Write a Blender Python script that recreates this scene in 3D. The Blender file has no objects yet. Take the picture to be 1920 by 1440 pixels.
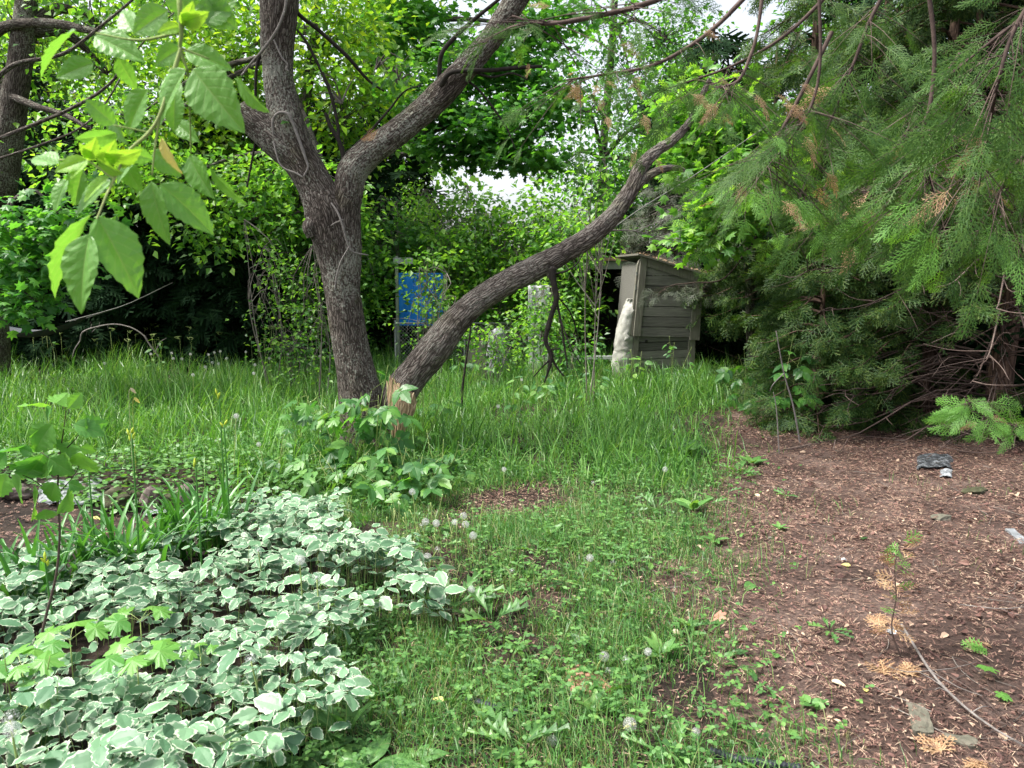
import bpy, math, random
import numpy as np
from math import radians, sin, cos, pi
rs = np.random.RandomState
SC = bpy.context.scene

# ------------------------------------------------------------------ camera, world, sun, exposure
CAM_H, PITCH, F = 1.55, radians(8.0), 1423.0
cam_d = bpy.data.cameras.new("camera"); cam = bpy.data.objects.new("camera", cam_d)
SC.collection.objects.link(cam); SC.camera = cam
cam.location = (0, 0, CAM_H); cam.rotation_euler = (radians(90) - PITCH, 0, 0)
cam_d.sensor_width = 36; cam_d.lens = 36 * F / 1920; cam_d.clip_start = 0.05; cam_d.clip_end = 3000
cam_d.dof.use_dof = True; cam_d.dof.focus_distance = 6.5; cam_d.dof.aperture_fstop = 9.0
W = bpy.data.worlds.new("World"); SC.world = W; W.use_nodes = True
SUN_EL, SUN_AZ = radians(60), radians(262)       # azimuth clockwise from +Y: sun high on the left, a little beyond the yard
nt = W.node_tree; nt.nodes.clear()
sky = nt.nodes.new("ShaderNodeTexSky"); sky.sky_type = 'NISHITA'; sky.sun_disc = False
sky.sun_elevation = SUN_EL; sky.sun_rotation = SUN_AZ; sky.dust_density = 4.0; sky.air_density = 1.0; sky.ozone_density = 1.0
hs = nt.nodes.new("ShaderNodeHueSaturation"); hs.inputs["Saturation"].default_value = 0.35
bg = nt.nodes.new("ShaderNodeBackground"); bg.inputs[1].default_value = 0.125
wo = nt.nodes.new("ShaderNodeOutputWorld")
nt.links.new(sky.outputs[0], hs.inputs["Color"]); nt.links.new(hs.outputs[0], bg.inputs[0]); nt.links.new(bg.outputs[0], wo.inputs[0])
sun_d = bpy.data.lights.new("sun", 'SUN'); sun_d.energy = 3.0; sun_d.angle = radians(12); sun_d.color = (1, .96, .88)
sun = bpy.data.objects.new("sun", sun_d); SC.collection.objects.link(sun)
sun.rotation_euler = (radians(90) - SUN_EL, 0, -SUN_AZ + pi); sun.location = (0, 0, 30)
SC.view_settings.view_transform = 'Standard'; SC.view_settings.look = 'None'
SC.view_settings.gamma = 1; SC.view_settings.exposure = 1.5
SC.cycles.max_bounces = 8; SC.cycles.diffuse_bounces = 4; SC.cycles.glossy_bounces = 2
SC.cycles.transmission_bounces = 4; SC.cycles.transparent_max_bounces = 4
SC.cycles.use_adaptive_sampling = True

# ------------------------------------------------------------------ pixel <-> world (places measured in the 1920x1440 photograph)
cp, sp = cos(PITCH), sin(PITCH)
def P(px, py, Y):
    u = (px - 960) / F; v = (720 - py) / F
    t = Y / (cp + v * sp)
    return np.array([u * t, Y, CAM_H + t * (-sp + v * cp)])
def G(px, py, z=0.0):
    u = (px - 960) / F; v = (720 - py) / F
    t = (z - CAM_H) / (-sp + v * cp)
    return np.array([u * t, t * (cp + v * sp), z])
def proj(x, y, z):
    dz = z - CAM_H
    f = y * cp - dz * sp; up = y * sp + dz * cp
    f = np.where(np.abs(f) < 1e-6, 1e-6, f)
    return 960 + F * x / f, 720 - F * up / f, f
def inpoly(px, py, poly):
    r = np.zeros(np.shape(px), bool); n = len(poly)
    for i in range(n):
        x1, y1 = poly[i]; x2, y2 = poly[(i + 1) % n]
        if y1 == y2: continue
        c = ((y1 > py) != (y2 > py)) & (px < (x2 - x1) * (py - y1) / (y2 - y1) + x1)
        r ^= c
    return r
def gpoly(pts, z=0.0):                              # polygon of ground points from photograph points
    return [tuple(G(a, b, z)[:2]) for a, b in pts]

# ------------------------------------------------------------------ value noise
def _h(ix, iy, iz):
    n = (ix * 374761393 + iy * 668265263 + iz * 2147483647 * 3 + 1442695) & 0xFFFFFFFF
    n = ((n ^ (n >> 13)) * 1274126177) & 0xFFFFFFFF
    return ((n ^ (n >> 16)) & 0xFFFF) / 65535.0
def vn(x, y, z=None):
    x = np.asarray(x, float); y = np.asarray(y, float); z = np.zeros_like(x) if z is None else np.asarray(z, float)
    fx, fy, fz = np.floor(x), np.floor(y), np.floor(z)
    ix, iy, iz = fx.astype(np.int64), fy.astype(np.int64), fz.astype(np.int64)
    a, b, c = x - fx, y - fy, z - fz
    a = a * a * (3 - 2 * a); b = b * b * (3 - 2 * b); c = c * c * (3 - 2 * c)
    def L(i, j, k): return _h(ix + i, iy + j, iz + k)
    x00 = L(0, 0, 0) * (1 - a) + L(1, 0, 0) * a; x10 = L(0, 1, 0) * (1 - a) + L(1, 1, 0) * a
    x01 = L(0, 0, 1) * (1 - a) + L(1, 0, 1) * a; x11 = L(0, 1, 1) * (1 - a) + L(1, 1, 1) * a
    return (x00 * (1 - b) + x10 * b) * (1 - c) + (x01 * (1 - b) + x11 * b) * c
def fbm(x, y, z=None, o=3):
    s = 0; w = 1; t = 0
    for k in range(o):
        f = 2.03 ** k
        s = s + w * vn(np.asarray(x) * f + 17 * k, np.asarray(y) * f + 5 * k, None if z is None else np.asarray(z) * f); t += w; w *= .5
    return s / t

# ------------------------------------------------------------------ mesh accumulation
class Acc:
    def __init__(s): s.V = []; s.L = []; s.S = []; s.M = []; s.A = []; s.n = 0; s.sm = []
    def add(s, V, L, S, mat=0, luv=None, smooth=False):
        V = np.asarray(V, float).reshape(-1, 3); L = np.asarray(L, np.int64); S = np.asarray(S, np.int64)
        s.V.append(V); s.L.append(L + s.n); s.S.append(S); s.n += len(V)
        s.M.append(np.full(len(S), mat) if np.isscalar(mat) else np.asarray(mat))
        s.sm.append(np.full(len(S), smooth))
        s.A.append(np.zeros((len(V), 3)) if luv is None else np.asarray(luv, float).reshape(-1, 3))
    def build(s, name, mats, parent=None, loc=None):
        me = bpy.data.meshes.new(name)
        V = np.concatenate(s.V); L = np.concatenate(s.L); S = np.concatenate(s.S)
        off = np.array(loc if loc is not None else (0, 0, 0), float)
        if parent is not None: off = np.array(parent.get('_o', (0, 0, 0)), float)
        V = V - off
        me.vertices.add(len(V)); me.vertices.foreach_set("co", V.astype(np.float32).ravel())
        me.loops.add(len(L)); me.loops.foreach_set("vertex_index", L.astype(np.int32))
        me.polygons.add(len(S)); st = np.concatenate([[0], np.cumsum(S)[:-1]])
        me.polygons.foreach_set("loop_start", st.astype(np.int32))
        me.polygons.foreach_set("material_index", np.concatenate(s.M).astype(np.int32))
        me.polygons.foreach_set("use_smooth", np.concatenate(s.sm))
        a = me.attributes.new("luv", 'FLOAT_VECTOR', 'POINT'); a.data.foreach_set("vector", np.concatenate(s.A).astype(np.float32).ravel())
        for m in (mats if isinstance(mats, (list, tuple)) else [mats]): me.materials.append(m)
        me.update(calc_edges=True)
        o = bpy.data.objects.new(name, me); SC.collection.objects.link(o)
        if parent is not None: o.parent = parent
        elif loc is not None: o.location = loc
        return o
def tag(o, label=None, cat=None, group=None, kind=None):
    if label: o["label"] = label
    if cat: o["category"] = cat
    if group: o["group"] = group
    if kind: o["kind"] = kind
    return o
def thing(name, label, cat, loc=(0, 0, 0), group=None, kind=None):
    o = bpy.data.objects.new(name, None); SC.collection.objects.link(o); o.location = [float(v) for v in loc]
    o.empty_display_size = .1
    o['_o'] = [float(v) for v in loc]
    return tag(o, label, cat, group, kind)

# ------------------------------------------------------------------ templates: (V, loops, sizes, luv)
def tmpl(V, faces, luv=None):
    V = np.array(V, float)
    return V, np.concatenate([np.array(f) for f in faces]), np.array([len(f) for f in faces]), (np.zeros_like(V) if luv is None else np.array(luv, float))
def leaf_lo(w=.3, fold=.07, droop=.12):
    return tmpl([(0, 0, 0), (w, .42, fold), (0, 1, -droop), (-w, .42, fold)], [(0, 1, 2), (0, 2, 3)], [(0, 0, 0), (1, .4, 0), (0, 1, 0), (-1, .4, 0)])
def leaf_hi(w=.28, K=9, fold=.1, droop=.15, ser=.06, tipw=1.0, seed=0, wave=.02, peak=.42, n_side=2):
    r = rs(seed); V = []; luv = []; rows = []
    for i in range(K + 1):
        t = i / K
        q = t ** (math.log(.5) / math.log(peak))
        ww = w * (sin(pi * q) ** .85 if 0 < q < 1 else 0) * (1 - .25 * t * tipw)
        yy = t
        zc = -droop * t * t
        row = []
        if i in (0, K):
            row.append(len(V)); V.append((0, yy, zc)); luv.append((0, t, 0))
        else:
            for j in range(-n_side, n_side + 1):
                a = j / n_side
                s_ = 1 + (ser * (1 if i % 2 else -1) if abs(j) == n_side else 0)
                row.append(len(V))
                V.append((a * ww * s_, yy + (.25 * ser if abs(j) == n_side and i % 2 else 0), zc + fold * abs(a) * ww / max(w, .01) * 1.0 * (1 - .5 * abs(a)) + (r.rand() - .5) * wave * 2 * abs(a)))
                luv.append((a, t, 0))
        rows.append(row)
    faces = []
    for i in range(K):
        A, B = rows[i], rows[i + 1]
        if len(A) == 1: faces += [(A[0], B[j + 1], B[j]) for j in range(len(B) - 1)]
        elif len(B) == 1: faces += [(A[j], A[j + 1], B[0]) for j in range(len(A) - 1)]
        else: faces += [(A[j], A[j + 1], B[j + 1], B[j]) for j in range(len(A) - 1)]
    return tmpl(V, faces, luv)
def maple(droop=.2, detail=True):
    if detail:
        half = [(0.0, 1.0), (.06, .86), (.15, .84), (.12, .7), (.16, .62), (.3, .78), (.33, .72), (.45, .74), (.42, .6), (.52, .52), (.36, .44), (.3, .36), (.45, .3), (.5, .16), (.36, .12), (.2, .04), (.05, .1), (0, 0)]
    else:
        half = [(0, 1), (.13, .66), (.42, .76), (.3, .42), (.5, .2), (.2, .05), (0, 0)]
    pts = half + [(-x, y) for x, y in half[-2:0:-1]]
    V = [(0, .36, .05)] + [(x, y, -droop * (x * x + (y - .3) ** 2) + .03 * sin(9 * x + 7 * y)) for x, y in pts]
    n = len(pts)
    return tmpl(V, [(0, 1 + (i + 1) % n, 1 + i) for i in range(n)], [(0, .36, 0)] + [(x * 2, y, 0) for x, y in pts])
def rotm(d, n):
    d = d / np.linalg.norm(d, axis=-1, keepdims=True)
    n = n - (n * d).sum(-1, keepdims=True) * d
    n = n / (np.linalg.norm(n, axis=-1, keepdims=True) + 1e-9)
    x = np.cross(d, n)
    return np.stack([x, d, n], axis=-1)
def scatter(acc, T, pos, R, s, mat=0, smooth=False):
    V, L, S, U = T; N = len(pos)
    if N == 0: return
    s = np.broadcast_to(np.asarray(s, float).reshape(-1, 1, 1) if np.ndim(s) < 2 else np.asarray(s, float)[:, None, :], (N, 1, 3 if np.ndim(s) == 2 else 1))
    X = np.einsum('nij,nvj->nvi', R, V[None] * s) + pos[:, None, :]
    acc.add(X.reshape(-1, 3), (L[None] + (np.arange(N) * len(V))[:, None]).ravel(), np.tile(S, N), mat if np.isscalar(mat) else np.repeat(mat, len(S)), np.tile(U, (N, 1)), smooth)
def merge(parts):                                   # join transformed templates: [(T, pos, d, n, s)]
    a = Acc()
    for T, p, d, n, s in parts:
        scatter(a, T, np.array([p], float), rotm(np.array([d], float), np.array([n], float)), np.array([s]))
    return np.concatenate(a.V), np.concatenate(a.L), np.concatenate(a.S), np.concatenate(a.A)
def compound(T, n=5, s=.5):
    pr = [(T, (0, .5, 0), (0, 1, -.25), (0, .2, 1), s)]
    k = (n - 1) // 2
    for i in range(k):
        y = .42 - .2 * i
        for sx in (-1, 1): pr.append((T, (0, y, 0), (sx, .45, -.2), (0, .1, 1), s * (.9 - .1 * i)))
    pr.append((tmpl([(-.008, 0, 0), (.008, 0, 0), (.006, .52, 0), (-.006, .52, 0)], [(0, 1, 2, 3)]), (0, 0, 0), (0, 1, 0), (0, 0, 1), 1))
    return merge(pr)
def cedar_spray(ns=10, sub=4, w=.03, droop=.25, seed=0, sc=1.0, ang=48):
    r = rs(seed); V = []; F_ = []; U = []
    def strip(p, q, w0, w1, z0, z1):
        p = np.array(p); q = np.array(q); d = q - p; l = np.hypot(*d) + 1e-9; nrm = np.array([-d[1], d[0]]) / l
        b = len(V)
        for (pt, ww, zz) in ((p, w0, z0), (q, w1, z1)):
            for sg in (-1, 1):
                xy = pt + nrm * sg * ww / 2
                V.append((xy[0], xy[1], zz - droop * (xy[1] ** 2) - .15 * abs(xy[0]))); U.append((sg, xy[1], 0))
        F_.append((b, b + 1, b + 3, b + 2))
    cx = lambda t: .05 * sin(3 * t + seed)
    for i in range(4): strip((cx(i / 4), i / 4), (cx((i + 1) / 4), (i + 1) / 4), w * .9, w * .8, 0, 0)
    for i in range(ns):
        t = .08 + .86 * i / ns; sg = 1 if i % 2 else -1
        l = (.48 * (1 - t) ** .7 + .08) * (.8 + .4 * r.rand()) * sc; an = radians(ang + 14 * r.rand() - 12 * t)
        p = np.array([cx(t), t]); dr = np.array([sg * sin(an), cos(an)]); z0 = (r.rand() - .5) * .06; z1 = z0 + (r.rand() - .5) * .1
        strip(p, p + dr * l, w, w * .6, 0, z1)
        for j in range(sub):
            tt = (j + .7) / (sub + .6); s2 = 1 if j % 2 else -1; l2 = l * .42 * (1 - tt * .6) * (.8 + .4 * r.rand())
            a2 = an * sg + s2 * radians(42); q = p + dr * l * tt
            strip(q, q + np.array([sin(a2), cos(a2)]) * l2, w * .9, w * .35, z1 * tt, z1)
    return tmpl(V, F_, U)

# ------------------------------------------------------------------ tubes
def smooth_path(pts, n):
    pts = np.array(pts, float); m = len(pts)
    if m == 2: t = np.linspace(0, 1, n)[:, None]; return pts[0] * (1 - t) + pts[1] * t
    q = np.vstack([2 * pts[0] - pts[1], pts, 2 * pts[-1] - pts[-2]])
    out = []
    for u in np.linspace(0, m - 1 - 1e-6, n):
        i = int(u); t = u - i; a, b, c, d = q[i:i + 4]
        out.append(.5 * ((2 * b) + (-a + c) * t + (2 * a - 5 * b + 4 * c - d) * t * t + (-a + 3 * b - 3 * c + d) * t ** 3))
    return np.array(out)
def tube(acc, pts, rad, n=6, seg=None, mat=0, bark=0.0, cap=True, seed=0, ridge=(26, 7)):
    pts = np.array(pts, float); rad = np.array(rad if np.ndim(rad) else [rad] * len(pts), float)
    if seg is None: seg = max(2, (len(pts) - 1) * 4 + 1) if len(pts) > 2 else 2
    pr = smooth_path(np.hstack([pts, rad[:, None]]), seg); C = pr[:, :3]; R = np.maximum(pr[:, 3], 1e-4)
    T = np.gradient(C, axis=0); T /= np.linalg.norm(T, axis=1, keepdims=True) + 1e-9
    N = np.zeros_like(T); a = np.array([1., 0, 0]) if abs(T[0][0]) < .9 else np.array([0, 1., 0])
    N[0] = a - T[0] * a.dot(T[0]); N[0] /= np.linalg.norm(N[0])
    for i in range(1, seg):
        v = N[i - 1] - T[i] * N[i - 1].dot(T[i]); N[i] = v / (np.linalg.norm(v) + 1e-9)
    B = np.cross(T, N); th = np.linspace(0, 2 * pi, n, endpoint=False)
    ln = np.concatenate([[0], np.cumsum(np.linalg.norm(np.diff(C, axis=0), axis=1))])
    ct, st = np.cos(th)[None, :], np.sin(th)[None, :]; Rr = R[:, None] * np.ones((1, n))
    bx, by, bz = Rr * ct, Rr * st, ln[:, None] * np.ones((1, n)) + seed * 3.7
    if bark:
        wob = fbm(bx * 6, by * 6, bz * 2.5, 2) - .5
        k, kz = ridge
        wx = (fbm(bx * 5 + 9, by * 5, bz * 9, 2) - .5) * .06
        rg = 1 - np.abs(2 * fbm((bx + wx) * k, (by + wx) * k, bz * kz, 2) - 1) * 2
        fine = fbm(bx * k * 2.6, by * k * 2.6, bz * kz * 3, 2) - .5
        Rr = Rr + wob * .22 * np.minimum(Rr, .15) + bark * rg * .9 + bark * .8 * fine
    V = C[:, None, :] + N[:, None, :] * (Rr * ct)[..., None] + B[:, None, :] * (Rr * st)[..., None]
    luv = np.stack([bx, by, bz], -1)
    i = np.arange(seg - 1)[:, None]; j = np.arange(n)[None, :]; j2 = (j + 1) % n
    Q = np.stack([i * n + j, i * n + j2, (i + 1) * n + j2, (i + 1) * n + j], -1).reshape(-1)
    V = V.reshape(-1, 3); luv = luv.reshape(-1, 3); L = Q; S = np.full((seg - 1) * n, 4)
    if cap:
        V = np.vstack([V, C[-1:]]); luv = np.vstack([luv, luv[-1:] * [0, 0, 1]])
        e = (seg - 1) * n; jj = np.arange(n)
        L = np.concatenate([L, np.stack([e + jj, e + (jj + 1) % n, np.full(n, len(V) - 1)], -1).reshape(-1)]); S = np.concatenate([S, np.full(n, 3)])
    acc.add(V, L, S, mat, luv, True)
    return C
def box(acc, c, size, mat=0, R=None, luv=False, bev=0.0):
    hx, hy, hz = [v / 2 for v in size]
    V = np.array([(x, y, z) for x in (-hx, hx) for y in (-hy, hy) for z in (-hz, hz)])
    F_ = [(0, 1, 3, 2), (4, 6, 7, 5), (0, 4, 5, 1), (2, 3, 7, 6), (0, 2, 6, 4), (1, 5, 7, 3)]
    X = V @ (np.array(R).T if R is not None else np.eye(3)) + np.array(c)
    acc.add(X, np.concatenate(F_), [4] * 6, mat, V + (np.array(c) if luv else 0))

# ------------------------------------------------------------------ materials
def newmat(name):
    m = bpy.data.materials.new(name); m.use_nodes = True; t = m.node_tree; t.nodes.clear()
    return m, t, t.nodes, t.links
def ramp(nodes, cols, interp='LINEAR'):
    r = nodes.new("ShaderNodeValToRGB"); cr = r.color_ramp; cr.interpolation = interp
    while len(cr.elements) < len(cols): cr.elements.new(.5)
    for e, (p_, c) in zip(cr.elements, cols): e.position = p_; e.color = (*c, 1)
    return r
def leafmat(name, cols, trans=.35, tcol=(1.5, 1.5, .5), rough=.45, spec=.5, veins=0.0, big=.25):
    m, t, N, L = newmat(name)
    geo = N.new("ShaderNodeNewGeometry"); tc = N.new("ShaderNodeTexCoord")
    ns = N.new("ShaderNodeTexNoise"); ns.inputs["Scale"].default_value = 1.3; ns.inputs["Detail"].default_value = 2
    L.new(tc.outputs["Object"], ns.inputs["Vector"])
    mx = N.new("ShaderNodeMath"); mx.operation = 'MULTIPLY_ADD'; mx.inputs[1].default_value = big * 2; mx.inputs[2].default_value = -big
    L.new(ns.outputs["Fac"], mx.inputs[0])
    ad = N.new("ShaderNodeMath"); ad.operation = 'ADD'; ad.use_clamp = True
    L.new(mx.outputs[0], ad.inputs[0]); L.new(geo.outputs["Random Per Island"], ad.inputs[1])
    k = len(cols); rp = ramp(N, [(i / (k - 1), c) for i, c in enumerate(cols)])
    L.new(ad.outputs[0], rp.inputs[0]); col = rp.outputs[0]
    bs = N.new("ShaderNodeBsdfPrincipled")
    if veins:
        at = N.new("ShaderNodeAttribute"); at.attribute_name = "luv"
        sx = N.new("ShaderNodeSeparateXYZ"); L.new(at.outputs["Vector"], sx.inputs[0])
        ab = N.new("ShaderNodeMath"); ab.operation = 'ABSOLUTE'; L.new(sx.outputs[0], ab.inputs[0])
        mid = N.new("ShaderNodeMapRange"); mid.inputs[1].default_value = .02; mid.inputs[2].default_value = .07; mid.inputs[3].default_value = 1; mid.inputs[4].default_value = 0
        L.new(ab.outputs[0], mid.inputs[0])
        sb = N.new("ShaderNodeMath"); sb.operation = 'MULTIPLY_ADD'; sb.inputs[1].default_value = -.32; L.new(ab.outputs[0], sb.inputs[0]); L.new(sx.outputs[1], sb.inputs[2])
        ml = N.new("ShaderNodeMath"); ml.operation = 'MULTIPLY'; ml.inputs[1].default_value = 7.0; L.new(sb.outputs[0], ml.inputs[0])
        pp = N.new("ShaderNodeMath"); pp.operation = 'PINGPONG'; pp.inputs[1].default_value = .5; L.new(ml.outputs[0], pp.inputs[0])
        sv = N.new("ShaderNodeMapRange"); sv.inputs[1].default_value = .02; sv.inputs[2].default_value = .12; sv.inputs[3].default_value = .6; sv.inputs[4].default_value = 0
        L.new(pp.outputs[0], sv.inputs[0])
        mm = N.new("ShaderNodeMath"); mm.operation = 'MAXIMUM'; L.new(mid.outputs[0], mm.inputs[0]); L.new(sv.outputs[0], mm.inputs[1])
        mc = N.new("ShaderNodeMath"); mc.operation = 'MULTIPLY'; mc.inputs[1].default_value = veins; L.new(mm.outputs[0], mc.inputs[0])
        mix = N.new("ShaderNodeMix"); mix.data_type = 'RGBA'; mix.inputs[7].default_value = (.2, .34, .1, 1)
        L.new(mc.outputs[0], mix.inputs[0]); L.new(col, mix.inputs[6]); col = mix.outputs[2]
        bp = N.new("ShaderNodeBump"); bp.inputs["Strength"].default_value = .35; bp.inputs["Distance"].default_value = .001; bp.invert = True
        L.new(mm.outputs[0], bp.inputs["Height"]); L.new(bp.outputs[0], bs.inputs["Normal"])
    L.new(col, bs.inputs["Base Color"]); bs.inputs["Roughness"].default_value = rough; bs.inputs["Specular IOR Level"].default_value = spec
    tr = N.new("ShaderNodeBsdfTranslucent"); mu = N.new("ShaderNodeMix"); mu.data_type = 'RGBA'; mu.blend_type = 'MULTIPLY'; mu.inputs[0].default_value = 1
    mu.inputs[7].default_value = (*tcol, 1); L.new(col, mu.inputs[6]); L.new(mu.outputs[2], tr.inputs[0])
    ms = N.new("ShaderNodeMixShader"); ms.inputs[0].default_value = trans; L.new(bs.outputs[0], ms.inputs[1]); L.new(tr.outputs[0], ms.inputs[2])
    o = N.new("ShaderNodeOutputMaterial"); L.new(ms.outputs[0], o.inputs[0])
    return m
def variegated(name):
    m, t, N, L = newmat(name)
    at = N.new("ShaderNodeAttribute"); at.attribute_name = "luv"; sx = N.new("ShaderNodeSeparateXYZ"); L.new(at.outputs["Vector"], sx.inputs[0])
    ab = N.new("ShaderNodeMath"); ab.operation = 'ABSOLUTE'; L.new(sx.outputs[0], ab.inputs[0])
    tc = N.new("ShaderNodeTexCoord"); ns = N.new("ShaderNodeTexNoise"); ns.inputs["Scale"].default_value = 55; ns.inputs["Detail"].default_value = 2
    L.new(tc.outputs["Object"], ns.inputs["Vector"])
    ad = N.new("ShaderNodeMath"); ad.operation = 'MULTIPLY_ADD'; ad.inputs[1].default_value = .75; L.new(ns.outputs["Fac"], ad.inputs[0]); L.new(ab.outputs[0], ad.inputs[2])
    # tip of the leaf is inside the margin too
    tp = N.new("ShaderNodeMapRange"); tp.inputs[1].default_value = .82; tp.inputs[2].default_value = 1; tp.inputs[3].default_value = 0; tp.inputs[4].default_value = .6; L.new(sx.outputs[1], tp.inputs[0])
    a2 = N.new("ShaderNodeMath"); a2.operation = 'ADD'; L.new(ad.outputs[0], a2.inputs[0]); L.new(tp.outputs[0], a2.inputs[1])
    geo = N.new("ShaderNodeNewGeometry")
    a3 = N.new("ShaderNodeMath"); a3.operation = 'MULTIPLY_ADD'; a3.inputs[1].default_value = .18; L.new(geo.outputs["Random Per Island"], a3.inputs[0]); L.new(a2.outputs[0], a3.inputs[2])
    mk = N.new("ShaderNodeMapRange"); mk.inputs[1].default_value = 1.22; mk.inputs[2].default_value = 1.31; L.new(a3.outputs[0], mk.inputs[0])
    rp = ramp(N, [(0, (.07, .17, .085)), (.5, (.125, .25, .13)), (1, (.185, .325, .185))]); L.new(geo.outputs["Random Per Island"], rp.inputs[0])
    mix = N.new("ShaderNodeMix"); mix.data_type = 'RGBA'; mix.inputs[7].default_value = (.47, .54, .40, 1); L.new(mk.outputs[0], mix.inputs[0]); L.new(rp.outputs[0], mix.inputs[6])
    bs = N.new("ShaderNodeBsdfPrincipled"); bs.inputs["Roughness"].default_value = .5; L.new(mix.outputs[2], bs.inputs["Base Color"])
    tr = N.new("ShaderNodeBsdfTranslucent"); L.new(mix.outputs[2], tr.inputs[0])
    ms = N.new("ShaderNodeMixShader"); ms.inputs[0].default_value = .25; L.new(bs.outputs[0], ms.inputs[1]); L.new(tr.outputs[0], ms.inputs[2])
    o = N.new("ShaderNodeOutputMaterial"); L.new(ms.outputs[0], o.inputs[0]); return m
def barkmat(name, dark, mid, light, scale=26, zs=7, strength=.6, lichen=0.0, lcol=(.32, .33, .28)):
    m, t, N, L = newmat(name)
    def mth(op, a, b=None, c=None, clamp=False):
        n = N.new("ShaderNodeMath"); n.operation = op; n.use_clamp = clamp
        for k, v in enumerate((a, b, c)):
            if v is None: continue
            if isinstance(v, (int, float)): n.inputs[k].default_value = v
            else: L.new(v, n.inputs[k])
        return n.outputs[0]
    at = N.new("ShaderNodeAttribute"); at.attribute_name = "luv"; src = at.outputs["Vector"]
    wn = N.new("ShaderNodeTexNoise"); wn.inputs["Scale"].default_value = 9; wn.inputs["Detail"].default_value = 3; L.new(src, wn.inputs["Vector"])
    sb = N.new("ShaderNodeVectorMath"); sb.operation = 'MULTIPLY_ADD'; sb.inputs[1].default_value = (.05, .05, .05); L.new(wn.outputs["Color"], sb.inputs[0]); L.new(src, sb.inputs[2])
    mp = N.new("ShaderNodeMapping"); mp.inputs["Scale"].default_value = (scale, scale, zs); L.new(sb.outputs[0], mp.inputs[0])
    vo = N.new("ShaderNodeTexVoronoi"); vo.feature = 'DISTANCE_TO_EDGE'; vo.inputs["Scale"].default_value = 1.0; vo.inputs["Randomness"].default_value = 1; L.new(mp.outputs[0], vo.inputs["Vector"])
    fur = N.new("ShaderNodeMapRange"); fur.inputs[1].default_value = .0; fur.inputs[2].default_value = .22; L.new(vo.outputs[0], fur.inputs[0])
    mp2 = N.new("ShaderNodeMapping"); mp2.inputs["Scale"].default_value = (scale * 2.6, scale * 2.6, zs * 1.6); L.new(sb.outputs[0], mp2.inputs[0])
    ns = N.new("ShaderNodeTexNoise"); ns.inputs["Scale"].default_value = 1.0; ns.inputs["Detail"].default_value = 6; ns.inputs["Roughness"].default_value = .7; L.new(mp2.outputs[0], ns.inputs["Vector"])
    h = mth('MULTIPLY_ADD', fur.outputs[0], .55, mth('MULTIPLY', ns.outputs[0], .6))
    big = N.new("ShaderNodeTexNoise"); big.inputs["Scale"].default_value = 2.2; big.inputs["Detail"].default_value = 3; L.new(src, big.inputs["Vector"])
    h2 = mth('ADD', h, mth('MULTIPLY_ADD', big.outputs[0], .5, -.25))
    rp = ramp(N, [(.2, dark), (.55, mid), (.98, light)]); L.new(h2, rp.inputs[0]); col = rp.outputs[0]
    # greener / redder patches along the limb
    b2 = N.new("ShaderNodeTexNoise"); b2.inputs["Scale"].default_value = 4.5; b2.inputs["Detail"].default_value = 4; L.new(src, b2.inputs["Vector"])
    kk = N.new("ShaderNodeMapRange"); kk.inputs[1].default_value = .55; kk.inputs[2].default_value = .75; kk.inputs[4].default_value = .6; L.new(b2.outputs[0], kk.inputs[0])
    mxp = N.new("ShaderNodeMix"); mxp.data_type = 'RGBA'; mxp.blend_type = 'MULTIPLY'; mxp.inputs[7].default_value = (.85, .95, .6, 1); L.new(kk.outputs[0], mxp.inputs[0]); L.new(col, mxp.inputs[6]); col = mxp.outputs[2]
    if lichen:
        n2 = N.new("ShaderNodeTexNoise"); n2.inputs["Scale"].default_value = 60; n2.inputs["Detail"].default_value = 3; L.new(src, n2.inputs["Vector"])
        k = N.new("ShaderNodeMapRange"); k.inputs[1].default_value = .95; k.inputs[2].default_value = 1.05; k.inputs[4].default_value = lichen; L.new(mth('ADD', n2.outputs[0], mth('MULTIPLY', big.outputs[0], .8)), k.inputs[0])
        mx = N.new("ShaderNodeMix"); mx.data_type = 'RGBA'; mx.inputs[7].default_value = (*lcol, 1); L.new(k.outputs[0], mx.inputs[0]); L.new(col, mx.inputs[6]); col = mx.outputs[2]
    bs = N.new("ShaderNodeBsdfPrincipled"); bs.inputs["Roughness"].default_value = .9; bs.inputs["Specular IOR Level"].default_value = .25; L.new(col, bs.inputs["Base Color"])
    bp = N.new("ShaderNodeBump"); bp.inputs["Strength"].default_value = strength; bp.inputs["Distance"].default_value = .014; L.new(h, bp.inputs["Height"]); L.new(bp.outputs[0], bs.inputs["Normal"])
    o = N.new("ShaderNodeOutputMaterial"); L.new(bs.outputs[0], o.inputs[0]); return m
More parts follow.
